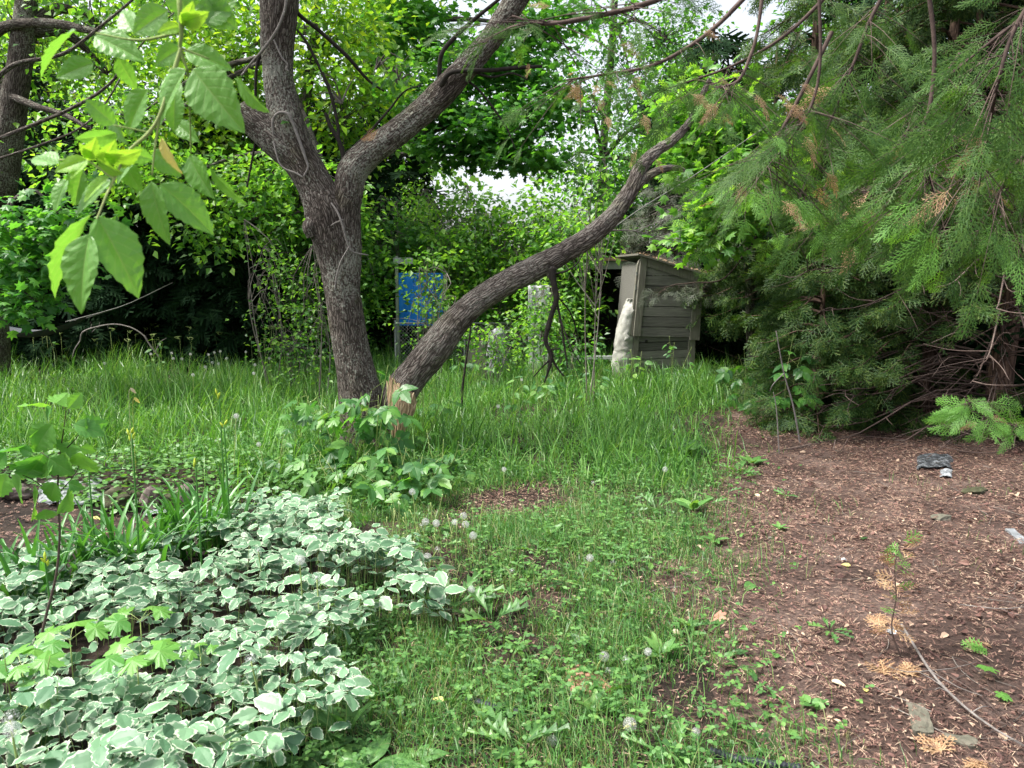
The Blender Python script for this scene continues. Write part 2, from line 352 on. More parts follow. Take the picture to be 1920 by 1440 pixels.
def noisemat(name, cols, scale=8, detail=6, rough=.9, bump=.3, dist=.01, stretch=(1, 1, 1), attr=False, spec=.3, island=0.0, metal=0.0):
    m, t, N, L = newmat(name)
    if attr: at = N.new("ShaderNodeAttribute"); at.attribute_name = "luv"; src = at.outputs["Vector"]
    else: tc = N.new("ShaderNodeTexCoord"); src = tc.outputs["Object"]
    mp = N.new("ShaderNodeMapping"); mp.inputs["Scale"].default_value = stretch; L.new(src, mp.inputs[0])
    ns = N.new("ShaderNodeTexNoise"); ns.inputs["Scale"].default_value = scale; ns.inputs["Detail"].default_value = detail; ns.inputs["Roughness"].default_value = .65; L.new(mp.outputs[0], ns.inputs["Vector"])
    f = ns.outputs[0]
    if island:
        g = N.new("ShaderNodeNewGeometry"); a = N.new("ShaderNodeMath"); a.operation = 'MULTIPLY_ADD'; a.inputs[1].default_value = island; L.new(g.outputs["Random Per Island"], a.inputs[0]); 
        b = N.new("ShaderNodeMath"); b.operation = 'MULTIPLY_ADD'; b.inputs[1].default_value = 1 - island * .5; b.inputs[2].default_value = -island * .25; L.new(f, b.inputs[0]); L.new(b.outputs[0], a.inputs[2]); f2 = a.outputs[0]
    else: f2 = f
    k = len(cols); rp = ramp(N, [(.25 + .5 * i / (k - 1), c) for i, c in enumerate(cols)]); L.new(f2, rp.inputs[0])
    bs = N.new("ShaderNodeBsdfPrincipled"); bs.inputs["Roughness"].default_value = rough; bs.inputs["Specular IOR Level"].default_value = spec; bs.inputs["Metallic"].default_value = metal
    L.new(rp.outputs[0], bs.inputs["Base Color"])
    if bump:
        bp = N.new("ShaderNodeBump"); bp.inputs["Strength"].default_value = bump; bp.inputs["Distance"].default_value = dist; L.new(f, bp.inputs["Height"]); L.new(bp.outputs[0], bs.inputs["Normal"])
    o = N.new("ShaderNodeOutputMaterial"); L.new(bs.outputs[0], o.inputs[0]); return m

M = {}
M['bark'] = barkmat('maple_bark', (.016, .012, .009), (.068, .053, .045), (.175, .15, .132), 62, 7, .9, .55)
M['bark_lean'] = barkmat('leaning_bark', (.018, .013, .011), (.095, .077, .067), (.23, .2, .178), 52, 6.5, .9, .25)
M['bark_far'] = barkmat('far_bark', (.02, .016, .014), (.06, .05, .045), (.13, .11, .1), 14, 4, .5, .4)
M['cedar_bark'] = barkmat('cedar_bark', (.02, .013, .01), (.075, .046, .034), (.15, .1, .075), 30, 3, .5)
M['deadtwig'] = noisemat('dead_twig', [(.06, .05, .045), (.14, .12, .105), (.22, .2, .18)], 30, island=.5)
M['redtwig'] = noisemat('cedar_twig', [(.03, .02, .017), (.075, .05, .042), (.14, .105, .09)], 30, island=.5)
M['blacktwig'] = noisemat('black_dead_wood', [(.008, .007, .006), (.02, .016, .013), (.04, .033, .028)], 30)  # near-black dead wood with slight random tone
M['greytwig'] = noisemat('grey_twig', [(.1, .09, .08), (.18, .16, .15), (.27, .25, .23)], 30)
M['stem'] = noisemat('green_stem', [(.14, .2, .05), (.24, .32, .1), (.34, .4, .16)], 20, island=.5)
M['l_fore'] = leafmat('foreground_leaf', [(.08, .2, .045), (.11, .27, .055), (.14, .32, .06), (.17, .36, .065)], .42, (1.45, 1.45, .6), .42, .5, .85, .15)
M['l_young'] = leafmat('young_leaf', [(.2, .42, .05), (.28, .5, .06)], .5, (1.4, 1.3, .6), .5, .4, .4, .1)
M['l_yellow'] = leafmat('yellow_leaf', [(.6, .55, .12), (.7, .6, .25)], .4, (1.2, 1.1, .7), .5, .4, .3, .1)
M['l_bright'] = leafmat('bright_leaf', [(.05, .14, .035), (.09, .23, .045), (.14, .32, .055), (.2, .4, .06), (.26, .44, .07)], .52, (1.5, 1.55, .55))
M['l_yg'] = leafmat('yellow_green_leaf', [(.07, .18, .03), (.12, .27, .035), (.18, .36, .04), (.30, .42, .05)], .5, (1.55, 1.5, .5))
M['l_mid'] = leafmat('mid_leaf', [(.035, .12, .035), (.06, .18, .045), (.10, .26, .055), (.15, .33, .06)], .5, (1.6, 1.7, .5), .4)
M['l_maple'] = leafmat('maple_leaf', [(.04, .15, .04), (.07, .21, .05), (.10, .27, .055), (.14, .33, .06)], .5, (1.6, 1.7, .55), .45)
M['l_dark'] = leafmat('dark_leaf', [(.02, .06, .02), (.035, .09, .028), (.05, .12, .03)], .3, (1.6, 1.6, .5), .4)
M['l_shoot'] = leafmat('shoot_leaf', [(.035, .12, .04), (.06, .18, .05), (.09, .24, .06), (.16, .32, .06)], .38, (1.6, 1.5, .5), .45, .5, .35, .15)
M['l_seed'] = leafmat('seedling_leaf', [(.08, .25, .05), (.12, .31, .055), (.17, .38, .06)], .42, (1.4, 1.35, .5), .45, .5, .4, .15)
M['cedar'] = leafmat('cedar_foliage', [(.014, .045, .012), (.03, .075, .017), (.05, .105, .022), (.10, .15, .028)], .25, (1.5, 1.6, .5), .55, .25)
M['cedar_near'] = leafmat('near_cedar_foliage', [(.035, .09, .022), (.055, .125, .028), (.09, .17, .035)], .35, (1.5, 1.6, .6), .55, .2)
M['cedar_tip'] = leafmat('lit_tip_and_sprig_green', [(.12, .3, .06), (.18, .38, .07)], .4, (1.4, 1.4, .5), .5)  # bright sprig green; on the hanging boughs it paints the lit tips
M['cedar_dead'] = leafmat('dead_cedar_spray', [(.28, .15, .08), (.42, .27, .15), (.55, .4, .24)], .3, (1.2, 1.0, .7), .7)
M['cedar_shade'] = leafmat('shaded_cedar_foliage', [(.006, .018, .008), (.01, .03, .012), (.018, .042, .016)], .15, (1.4, 1.5, .5), .8, .06)  # cedar green darkened: deep shade put into the foliage colour
M['cedar_grey'] = leafmat('greying_cedar_foliage', [(.05, .07, .045), (.08, .1, .06), (.11, .12, .085)], .2, (1.2, 1.2, .8), .6)
M['grass'] = leafmat('tall_grass_blade', [(.035, .11, .025), (.06, .18, .035), (.10, .25, .045), (.15, .33, .07), (.22, .35, .12)], .38, (1.5, 1.5, .5), .38, .5, 0, .25)
M['lawn'] = leafmat('short_grass_blade', [(.035, .12, .032), (.06, .18, .045), (.10, .25, .06), (.15, .3, .08), (.3, .28, .15)], .35, (1.4, 1.4, .5), .42, .5, 0, .2)
M['weed'] = leafmat('weed_leaf', [(.04, .12, .03), (.07, .18, .045), (.1, .24, .06), (.15, .3, .07)], .32, (1.5, 1.5, .5), .42, .5, .35, .2)
M['lily'] = leafmat('lily_leaf', [(.04, .14, .03), (.06, .2, .04), (.09, .26, .05)], .3, (1.5, 1.5, .5), .35, .5, .1)
M['vari'] = variegated('variegated_leaf')
M['litter'] = leafmat('fallen_bits', [(.05, .026, .022), (.10, .052, .044), (.17, .09, .075), (.27, .16, .125), (.5, .38, .27)], .15, (1.1, 1, .8), .7, .3, 0, .1)
M['needles'] = leafmat('fallen_cedar_needles', [(.03, .018, .014), (.07, .037, .03), (.135, .072, .056), (.23, .14, .105), (.44, .33, .24)], .1, (1.1, 1, .8), .7, .3, 0, .15)
M['paleleaf'] = leafmat('pale_fallen_leaf', [(.42, .34, .2), (.55, .48, .32), (.6, .52, .4)], .2, (1.1, 1, .8), .6, .3)
M['buff'] = leafmat('seed_down', [(.6, .6, .6), (.72, .72, .72)], .4, (1, 1, 1), .8, .2)
M['plank'] = noisemat('weathered_plank', [(.055, .052, .047), (.115, .11, .1), (.21, .2, .18)], 5, 8, .85, .5, .006, (1, 12, 14), True, .2, .35)
M['post'] = noisemat('weathered_post', [(.085, .078, .064), (.155, .145, .12), (.22, .21, .175)], 5, 8, .85, .5, .006, (12, 12, 1), True, .2, .2)
M['interior'] = noisemat('interior_shade', [(.01, .009, .008), (.02, .018, .016), (.03, .028, .024)], 8)  # near-black walls: shade of the open interior put into the colour
M['blue'] = noisemat('blue_board', [(.01, .2, .8), (.015, .25, .9), (.02, .28, .92)], 3, 3, .45, .1)
M['white'] = noisemat('chalky_white', [(.28, .29, .29), (.42, .44, .44), (.55, .57, .57)], 9, 5, .6, .4, .02)
M['sack'] = noisemat('woven_white_sack', [(.16, .15, .13), (.32, .31, .285), (.45, .45, .42)], 5, 6, .7, .5, .02)
M['greywood'] = noisemat('pale_painted_wood', [(.25, .28, .24), (.36, .39, .33), (.42, .45, .4)], 6)
M['stone'] = noisemat('field_stone', [(.03, .024, .022), (.10, .08, .07), (.24, .19, .17)], 14, 8, .85, .8, .02)
M['moss'] = noisemat('mossy_stone', [(.02, .022, .012), (.05, .052, .026), (.13, .115, .085)], 12, 8, .95, .8, .02)
M['slab'] = noisemat('grey_slab', [(.06, .06, .045), (.11, .105, .08), (.17, .15, .12)], 20, 8, .9, .5, .006)
M['darkplastic'] = noisemat('dark_clear_plastic', [(.02, .022, .025), (.05, .055, .06), (.3, .32, .34)], 16, 6, .25, .6, .01)
M['wire'] = noisemat('galvanised_wire', [(.25, .26, .26), (.4, .41, .41)], 20, 2, .4, 0, metal=.7)
M['plastic'] = noisemat('grey_white_plastic', [(.1, .11, .115), (.22, .235, .25), (.5, .52, .54)], 12, 5, .3, .6, .01)
M['woodsplit'] = noisemat('splintered_wood', [(.09, .055, .038), (.32, .22, .13), (.66, .54, .36)], 7, 8, .75, .8, .01, (8, 8, .9), True)
M['hamm'] = noisemat('hammock_cloth', [(.03, .04, .05), (.07, .085, .1), (.11, .07, .05)], 1.5, 1, .9, .1, .01, (1, 40, 40))
M['chip'] = noisemat('rusty_bark_slab', [(.2, .09, .06), (.33, .17, .12), (.42, .26, .19)], 9, 7, .8, .6, .01)
M['duff'] = noisemat('roof_litter', [(.16, .1, .06), (.3, .2, .13), (.45, .33, .22)], 30, 4, .9, .6, .02)
M['rubber'] = noisemat('black_corrugated_hose', [(.012, .014, .02), (.03, .034, .045)], 10, 2, .5, .2)
M['cord'] = noisemat('grey_cord', [(.12, .12, .11), (.22, .22, .2)], 30, 2, .7, .1)
M['bud'] = leafmat('lily_bud', [(.35, .5, .05), (.55, .62, .06)], .3, (1.2, 1.1, .5), .5)

# ------------------------------------------------------------------ ground
path_poly = gpoly([(1310, 935), (1345, 890), (1330, 850), (1370, 780), (1330, 700), (1400, 690), (2600, 700), (3600, 1000), (3000, 2600), (1330, 2600), (1340, 1440), (1300, 1330), (1320, 1240), (1240, 1150), (1225, 1090), (1300, 1030)])
patch_poly = gpoly([(860, 925), (960, 905), (1060, 915), (1070, 950), (990, 985), (880, 975)])
bed_poly = gpoly([(-900, 925), (0, 930), (120, 915), (230, 940), (340, 940), (300, 975), (150, 1010), (30, 1030), (-900, 1080)])
elder_poly = gpoly([(-900, 1075), (0, 1050), (120, 1010), (330, 1020), (400, 965), (480, 925), (600, 905), (650, 960), (700, 1010), (780, 1030), (865, 1090), (850, 1140), (720, 1150), (640, 1190), (650, 1250), (715, 1285), (690, 1330), (600, 1340), (500, 1400), (420, 1500), (400, 2400), (-1800, 2400)], .2)
def pnoise(x, y, s=2.2, a=.3): return (fbm(x * s, y * s, None, 3) - .5) * a, (fbm(x * s + 40, y * s + 9, None, 3) - .5) * a
def inreg(x, y, poly, a=.35):
    dx, dy = pnoise(x, y, 2.2, a); return inpoly(x + dx, y + dy, poly)
bedc = G(150, 960)
def gh(x, y):
    x = np.asarray(x, float); y = np.asarray(y, float)
    z = (fbm(x * .7 + 5, y * .7, None, 2) - .5) * .10 + (fbm(x * 4, y * 4 + 3, None, 3) - .5) * .035
    far = np.clip((np.hypot(x, y) - 60) / 200, 0, 1)
    d = np.hypot((x - bedc[0]) / 2.2, (y - bedc[1]) / .5)
    z = z * (1 - far) - .10 * np.exp(-d ** 4)
    return z
def axis(lo, hi, step, far, g):
    a = list(np.arange(lo, hi + 1e-6, step)); s = step
    while a[-1] < far: s *= g; a.append(a[-1] + s)
    s = step; b = [a[0]]
    while b[-1] > -far: s *= g; b.append(b[-1] - s)
    return np.array(b[:0:-1] + a)
gx = axis(-6, 6, .045, 1500, 1.12); gy = axis(1.2, 12, .045, 1500, 1.12)
X, Y = np.meshgrid(gx, gy); Z = gh(X, Y)
fine = np.where((np.abs(X) < 8) & (Y > 0) & (Y < 14), 1, 0)
Z = Z + fine * (fbm(X * 17, Y * 17, None, 2) - .5) * .014
nx, ny = len(gx), len(gy); V = np.stack([X, Y, Z], -1).reshape(-1, 3)
i, j = np.meshgrid(np.arange(ny - 1), np.arange(nx - 1), indexing='ij')
Q = np.stack([i * nx + j, i * nx + j + 1, (i + 1) * nx + j + 1, (i + 1) * nx + j], -1).reshape(-1, 4)
cc = V[Q].mean(1)
ispath = inreg(cc[:, 0], cc[:, 1], path_poly)
def groundmat(name, path):
    m, t, N, L = newmat(name)
    tc = N.new("ShaderNodeTexCoord")
    n1 = N.new("ShaderNodeTexNoise"); n1.inputs["Scale"].default_value = 2.2; n1.inputs["Detail"].default_value = 4; L.new(tc.outputs["Object"], n1.inputs["Vector"])
    n2 = N.new("ShaderNodeTexNoise"); n2.inputs["Scale"].default_value = 70; n2.inputs["Detail"].default_value = 6; n2.inputs["Roughness"].default_value = .8; L.new(tc.outputs["Object"], n2.inputs["Vector"])
    if path: r1 = ramp(N, [(.3, (.045, .030, .026)), (.5, (.09, .062, .054)), (.68, (.15, .11, .097))])
    else: r1 = ramp(N, [(.3, (.014, .011, .009)), (.5, (.032, .024, .02)), (.7, (.065, .047, .037))])
    L.new(n1.outputs[0], r1.inputs[0])
    r2 = ramp(N, [(.3, (.35, .33, .32)), (.5, (.8, .78, .76)), (.6, (1.3, 1.2, 1.12)), (.7, (2.6, 2.2, 1.9))]); L.new(n2.outputs[0], r2.inputs[0])
    mu = N.new("ShaderNodeMix"); mu.data_type = 'RGBA'; mu.blend_type = 'MULTIPLY'; mu.inputs[0].default_value = 1; L.new(r1.outputs[0], mu.inputs[6]); L.new(r2.outputs[0], mu.inputs[7])
    bs = N.new("ShaderNodeBsdfPrincipled"); bs.inputs["Roughness"].default_value = .95; bs.inputs["Specular IOR Level"].default_value = .2; L.new(mu.outputs[2], bs.inputs["Base Color"])
    bp = N.new("ShaderNodeBump"); bp.inputs["Strength"].default_value = .8; bp.inputs["Distance"].default_value = .012; L.new(n2.outputs[0], bp.inputs["Height"]); L.new(bp.outputs[0], bs.inputs["Normal"])
    o = N.new("ShaderNodeOutputMaterial"); L.new(bs.outputs[0], o.inputs[0]); return m
M['soil'] = groundmat('soil', False); M['path'] = groundmat('path_earth', True)
for nm, sel, mt in (('ground', ~ispath, M['soil']), ('path', ispath, M['path'])):
    q = Q[sel]; u, inv = np.unique(q, return_inverse=True)
    a = Acc(); a.add(V[u], inv.reshape(-1), np.full(len(q), 4), 0, None, True)
    tag(a.build(nm, mt), kind='structure', cat=nm, label={'ground': 'dark garden soil under the grass and shrubs', 'path': 'bare reddish-brown earth path littered with cedar needles'}[nm])
def onground(x, y, z=0): return np.stack([x, y, gh(x, y) + z], -1)
def rand_in(r, n, x0, x1, y0, y1): return r.uniform(x0, x1, n), r.uniform(y0, y1, n)

# ------------------------------------------------------------------ grass and ground cover (uncountable: stuff)
def blades(name, mat, r, x, y, h, w, lean, label, cat='grass', segs=4):
    n = len(x); a = Acc(); base = onground(x, y)
    th = r.uniform(0, 2 * pi, n); d = np.stack([np.cos(th), np.sin(th), np.zeros(n)], -1); side = np.stack([-d[:, 1], d[:, 0], np.zeros(n)], -1)
    # face partly to any direction
    ph = r.uniform(0, pi, n)[:, None]; side = side * np.cos(ph * .4) + d * np.sin(ph * .4)
    b = lean * r.uniform(.15, 1.0, n) ** 1.3
    pts = []
    for k in range(segs + 1):
        t = k / segs
        ang = b * t
        hz = h * (t - .42 * (b * t) ** 2 * t * .5); ox = h * b * t * t * .62
        hz = np.where(b > 1.1, h * (np.sin(np.minimum(t * b * 1.35, 2.4)) / np.maximum(b * 1.35, .1)), hz)
        ox = np.where(b > 1.1, h * (1 - np.cos(np.minimum(t * b * 1.35, 2.4))) / np.maximum(b * 1.35, .1), ox)
        c = base + d * ox[:, None] + np.array([0, 0, 1.]) * hz[:, None]
        ww = (w * (1 - t) ** .55 * (.75 + .5 * t * (1 - t) * 2))[:, None]
        if k == segs: pts.append(c)
        else: pts.append(c - side * ww / 2); pts.append(c + side * ww / 2)
    Vv = np.stack(pts, 1); nv = 2 * segs + 1
    faces = [(2 * k, 2 * k + 1, 2 * k + 3, 2 * k + 2) for k in range(segs - 1)] + [(2 * segs - 2, 2 * segs - 1, 2 * segs)]
    L0 = np.concatenate([np.array(f) for f in faces]); S0 = np.array([len(f) for f in faces])
    a.add(Vv.reshape(-1, 3), (L0[None] + (np.arange(n) * nv)[:, None]).ravel(), np.tile(S0, n))
    return tag(a.build(name, mat), label, cat, kind='stuff')
def jin(r, x, y, poly, a=.35, sg=.2): return inreg(x + r.normal(0, sg, len(x)), y + r.normal(0, sg, len(x)), poly, a)
r = rs(1)
meadow_poly = gpoly([(-1500, 665), (1345, 665), (1400, 740), (1330, 800), (1350, 890), (1200, 930), (1000, 915), (860, 905), (700, 940), (560, 935), (450, 905), (380, 875), (0, 870), (-1500, 880)])
x, y = rand_in(r, 150000, -10.5, 4.5, 5.2, 15.5)
pxx, pyy, ff = proj(x, y, 0 * x)
k = jin(r, x, y, meadow_poly, .9, .16) & (pxx > -250) & (pxx < 2000)
dens = fbm(x * 1.6, y * 1.6, None, 3)
dist = np.hypot(x, y)
k &= r.rand(len(x)) < np.clip(.3 + 2.6 * (dens - .36), .12, 1) * np.clip(1.25 - (dist - 6) / 14, .5, 1)
x, y = x[k], y[k]
hh = (.20 + .34 * r.rand(len(x)) ** 1.5) * (.35 + 1.3 * fbm(x * 1.3 + 3, y * 1.3, None, 3))
nearedge = np.clip((np.hypot(x, y) - 4.9) / 1.2, .5, 1); hh *= nearedge
blades('tall_grass', M['grass'], r, x, y, hh, r.uniform(.006, .015, len(x)), 2.9, 'tall unmown green grass filling the far half of the yard')
# short lawn
lawn_poly = gpoly([(560, 890), (1010, 880), (1330, 870), (1330, 930), (1300, 1000), (1330, 1060), (1250, 1100), (1250, 1150), (1350, 1240), (1330, 1330), (1420, 1440), (1420, 2400), (-200, 2400), (380, 1440), (640, 1300), (600, 1200), (820, 1120), (640, 960)])
x, y = rand_in(r, 430000, -3.4, 3.6, 1.2, 6.8)
k = jin(r, x, y, lawn_poly, .9, .2) & ~jin(r, x, y, patch_poly, .3, .1)
dens = fbm(x * 2.3 + 8, y * 2.3, None, 3)
edge = np.clip(1.3 - np.clip((x - .1 * y - .25), 0, 2) * .85, .12, 1)
k &= r.rand(len(x)) < np.clip((dens - .30) * 3.4, .10, 1) * edge
x, y = x[k], y[k]
blades('short_grass', M['lawn'], r, x, y, .035 + .13 * r.rand(len(x)) ** 2.0, r.uniform(.0024, .0055, len(x)), 2.8, 'short patchy grass between the variegated leaves and the path', segs=3)
# scattered stray blades on path
x, y = rand_in(r, 5000, -.2, 5, 1.5, 8)
k = inreg(x, y, path_poly, .3) & (fbm(x * 1.8, y * 1.8 + 30, None, 2) > .60)
x, y = x[k], y[k]
blades('stray_grass', M['lawn'], r, x, y, .03 + .08 * r.rand(len(x)), r.uniform(.002, .005, len(x)), 2.3, 'thin stray grass tufts on the bare path', segs=3)

# broad-leaved weeds (clover, plantain, dandelion leaves) among the short grass
LH = leaf_hi(.24, 6, .06, .3, .12, seed=3, n_side=1); LR = leaf_hi(.42, 5, .05, .12, .0, seed=4, n_side=1, peak=.55); DN = leaf_hi(.15, 10, .05, .5, .55, seed=5, n_side=1, peak=.7)
def flatdirs(r, n, up=.3, tilt=.35):
    th = r.uniform(0, 2 * pi, n); d = np.stack([np.cos(th), np.sin(th), r.normal(up, .2, n)], -1)
    nn = np.stack([r.normal(0, tilt, n), r.normal(0, tilt, n), np.ones(n)], -1); return d, nn
a = Acc()
x, y = rand_in(r, 40000, -3.0, 3.2, 1.2, 8.5)
k = (jin(r, x, y, lawn_poly, 1.0, .28) | (jin(r, x, y, meadow_poly, .9, .35) & (y < 9))) & (r.rand(len(x)) < np.clip((fbm(x * 3.1, y * 3.1 + 11, None, 3) - .40) * 5, .03, 1)) & ~jin(r, x, y, patch_poly, .3, .12)
k &= r.rand(len(x)) < np.clip(1.35 - np.clip(x - .1 * y - .1, 0, 2) * .9, .12, 1)
x, y = x[k], y[k]; n = len(x)
# clover: three leaflets
cl = np.where(np.arange(n) % 10 < 7, 0, np.where(np.arange(n) % 10 < 9, 1, 2))
for q in range(3):
    th = r.uniform(0, 2 * pi, n) * 0 + (np.arange(n) * 2.399) + q * 2.094
    d = np.stack([np.cos(th), np.sin(th), r.normal(.1, .15, n)], -1)[cl == 0]
    p = onground(x, y, .03 + .07 * ((np.arange(n) * .618) % 1))[cl == 0]
    scatter(a, LR, p, rotm(d, np.stack([r.normal(0, .3, len(p)), r.normal(0, .3, len(p)), np.ones(len(p))], -1)), r.uniform(.014, .026, len(p)))
p = onground(x, y, .01)[cl == 1]; d, nn = flatdirs(r, len(p), .5, .3); scatter(a, LH, p, rotm(d, nn), r.uniform(.03, .075, len(p)))
p = onground(x, y, .01)[cl == 2]; d, nn = flatdirs(r, len(p), .8, .3); scatter(a, DN, p, rotm(d, nn), r.uniform(.04, .12, len(p)))
tag(a.build('weeds', M['weed']), 'low clover, plantain and dandelion leaves mixed through the short grass', 'weeds', kind='stuff')
# leafy ground cover behind the stones and round the trunk foot
a = Acc()
cov_poly = gpoly([(-900, 860), (0, 860), (170, 880), (300, 850), (420, 830), (560, 820), (760, 850), (900, 905), (760, 960), (640, 930), (480, 940), (380, 955), (330, 945), (220, 950), (60, 925), (-900, 930)])
x, y = rand_in(r, 22000, -6, 0.5, 4.0, 7.5); k = inreg(x, y, cov_poly, .35); x, y = x[k], y[k]; n = len(x)
p = onground(x, y, .02 + .16 * r.rand(n) ** 1.2); d, nn = flatdirs(r, n, .15, .45); scatter(a, leaf_hi(.36, 5, .06, .15, .08, seed=6, n_side=1), p, rotm(d, nn), r.uniform(.025, .06, n))
tag(a.build('ground_cover', M['weed']), 'small dark green leafy ground cover around the trunk foot and stones', 'ground cover', kind='stuff')

# variegated ground elder
a = Acc(); st = Acc()
LV = [leaf_hi(.34 + .04 * (q - 1), 9, .05, .12, .085, seed=20 + q, n_side=2, peak=.45, wave=.018) for q in range(3)]
x, y = rand_in(r, 16000, -5.0, .4, 1.0, 6.2)
order = []
k = inreg(x, y, elder_poly, .3); x, y = x[k], y[k]
# thin out to an even spacing with a grid
cell = {}; keep = []
for q in range(len(x)):
    key = (int(x[q] / .062), int(y[q] / .062))
    if key in cell: continue
    cell[key] = 1; keep.append(q)
keep = [q for q in keep if fbm(x[q] * 5, y[q] * 5, None, 2) > .30]
x, y = x[keep], y[keep]; n = len(x)
hgt = .07 + .2 * fbm(x * 2.6, y * 2.6, None, 3) + r.normal(0, .038, n)
top = onground(x, y, 0); top[:, 2] += hgt
th0 = r.uniform(0, 2 * pi, n); tilt = r.normal(0, .42, (n, 2)) + np.array([0, -.15]); plant = .048 + .055 * r.rand(n) ** 1.2
up = np.stack([tilt[:, 0], tilt[:, 1], np.ones(n)], -1)
for q in range(3):
    th = th0 + (q - 1) * radians(78) + r.normal(0, .15, n)
    d = np.stack([np.cos(th), np.sin(th), r.normal(-.12, .22, n)], -1)
    s_ = plant * r.uniform(.9, 1.1, n) * (1.1 if q == 1 else .88)
    nn = up + r.normal(0, .28, (n, 3))
    p = top + d * (.022 if q == 1 else .008)
    Rm = rotm(d, nn)
    for tpl in range(3):
        z = (np.arange(n) + q) % 3 == tpl
        # leaflets of side groups are often split in two
        scatter(a, LV[tpl], p[z], Rm[z], s_[z])
two = r.rand(n) < .7
for sg in (-1, 1):
    th = th0[two] + sg * radians(120); d = np.stack([np.cos(th), np.sin(th), r.normal(-.2, .2, two.sum())], -1)
    scatter(a, LV[0], top[two] - [0, 0, .006], rotm(d, up[two] + r.normal(0, .3, (two.sum(), 3))), r.uniform(.038, .06, two.sum()))
# lower layer
sel = r.rand(n) < .8
p = onground(x[sel], y[sel], 0); p[:, 2] += hgt[sel] * .5; d, nn = flatdirs(r, len(p), 0, .4); scatter(a, LV[1], p + r.normal(0, .02, p.shape), rotm(d, nn), r.uniform(.05, .075, len(p)))
# stalks
bs_ = onground(x, y) + np.stack([r.normal(0, .02, n), r.normal(0, .02, n), np.zeros(n)], -1)
SQ = tmpl([(-.5, 0, 0), (.5, 0, 0), (.4, 1, 0), (-.4, 1, 0)], [(0, 1, 2, 3)])
dv = top - bs_; ln = np.linalg.norm(dv, axis=1); scatter(a, SQ, bs_, rotm(dv, np.tile([0.1, -1, .2], (n, 1))), np.stack([np.full(n, .0022), ln, ln], -1), 1)
tag(a.build('variegated_ground_cover', [M['vari'], M['stem']]), 'dense bed of green leaves with white margins covering the lower left', 'ground cover', kind='stuff')

# litter on the path
NB = tmpl([(-.5, 0, 0), (.5, 0, .1), (.35, .5, .12), (-.3, .55, .1), (.05, 1, 0)], [(0, 1, 2, 3), (3, 2, 4)])
a = Acc()
x, y = rand_in(r, 420000, -.6, 7.0, 1.3, 10.5)
k = jin(r, x, y, path_poly, .7, .22) & (r.rand(len(x)) < np.clip(.25 + 2.2 * (fbm(x * 1.6 + 3, y * 1.6, None, 3) - .35), .25, 1)); k |= jin(r, x, y, patch_poly, .4, .1); k |= (inreg(x, y, lawn_poly, .3) & (r.rand(len(x)) < .35))
x, y = x[k], y[k]; n = len(x); d, nn = flatdirs(r, n, 0, .35); p = onground(x, y, .006)
ty = r.rand(n)
sz = np.where(ty[:, None] < .85, np.stack([r.uniform(.0018, .004, n), r.uniform(.015, .06, n), r.uniform(.01, .03, n)], -1), np.stack([r.uniform(.005, .014, n), r.uniform(.01, .028, n), r.uniform(.01, .03, n)], -1))
scatter(a, NB, p, rotm(d, nn), sz, (ty > .85).astype(int))
tag(a.build('leaf_litter', [M['needles'], M['litter']]), 'fallen cedar needles and brown leaf bits strewn over the path', 'litter', kind='stuff')
a = Acc()
x, y = rand_in(r, 52000, -4, 6, 1.3, 11); k = inreg(x, y, path_poly, .5) | inreg(x, y, bed_poly, .2) | (r.rand(len(x)) < .0) ; x, y = x[k], y[k]; n = len(x)
d, nn = flatdirs(r, n, 0, .25); p = onground(x, y, .012)
CS = cedar_spray(7, 2, .06, .1, 9)
h = n // 2
h = int(n * .75)
scatter(a, CS, p[:h], rotm(d[:h], nn[:h]), r.uniform(.018, .055, h)); scatter(a, LH, p[h:], rotm(d[h:], nn[h:]), r.uniform(.012, .032, n - h))
k3 = 1500; x3, y3 = rand_in(r, k3, -.4, 5, 1.4, 8.5); k3m = jin(r, x3, y3, path_poly, .5, .3); x3, y3 = x3[k3m], y3[k3m]; d, nn = flatdirs(r, len(x3), .05, .5)
scatter(a, leaf_hi(.33, 6, .3, .4, .08, seed=44, n_side=1), onground(x3, y3, .014), rotm(d, nn), r.uniform(.02, .05, len(x3)))
tag(a.build('cedar_litter', M['litter']), 'small dry cedar sprays and curled leaves lying on the bare earth', 'litter', kind='stuff')
# thin dead twigs
a = Acc()
for q in range(230):
    x0, y0 = r.uniform(-.3, 4.5), r.uniform(1.6, 7.5)
    if not (inpoly(np.array([x0]), np.array([y0]), path_poly)[0] or r.rand() < .25): continue
    th = r.uniform(0, 2 * pi); l = r.uniform(.06, .35); pts = []
    for t in np.linspace(0, 1, 4):
        xx, yy = x0 + cos(th) * l * t, y0 + sin(th) * l * t; th += r.normal(0, .15); pts.append((xx, yy, float(gh(xx, yy)) + .008))
    tube(a, pts, [.002, .0018, .0014, .0008], 4, 6)
tag(a.build('fallen_twigs', M['deadtwig']), 'thin dead twigs scattered over the path', 'twigs', kind='stuff')

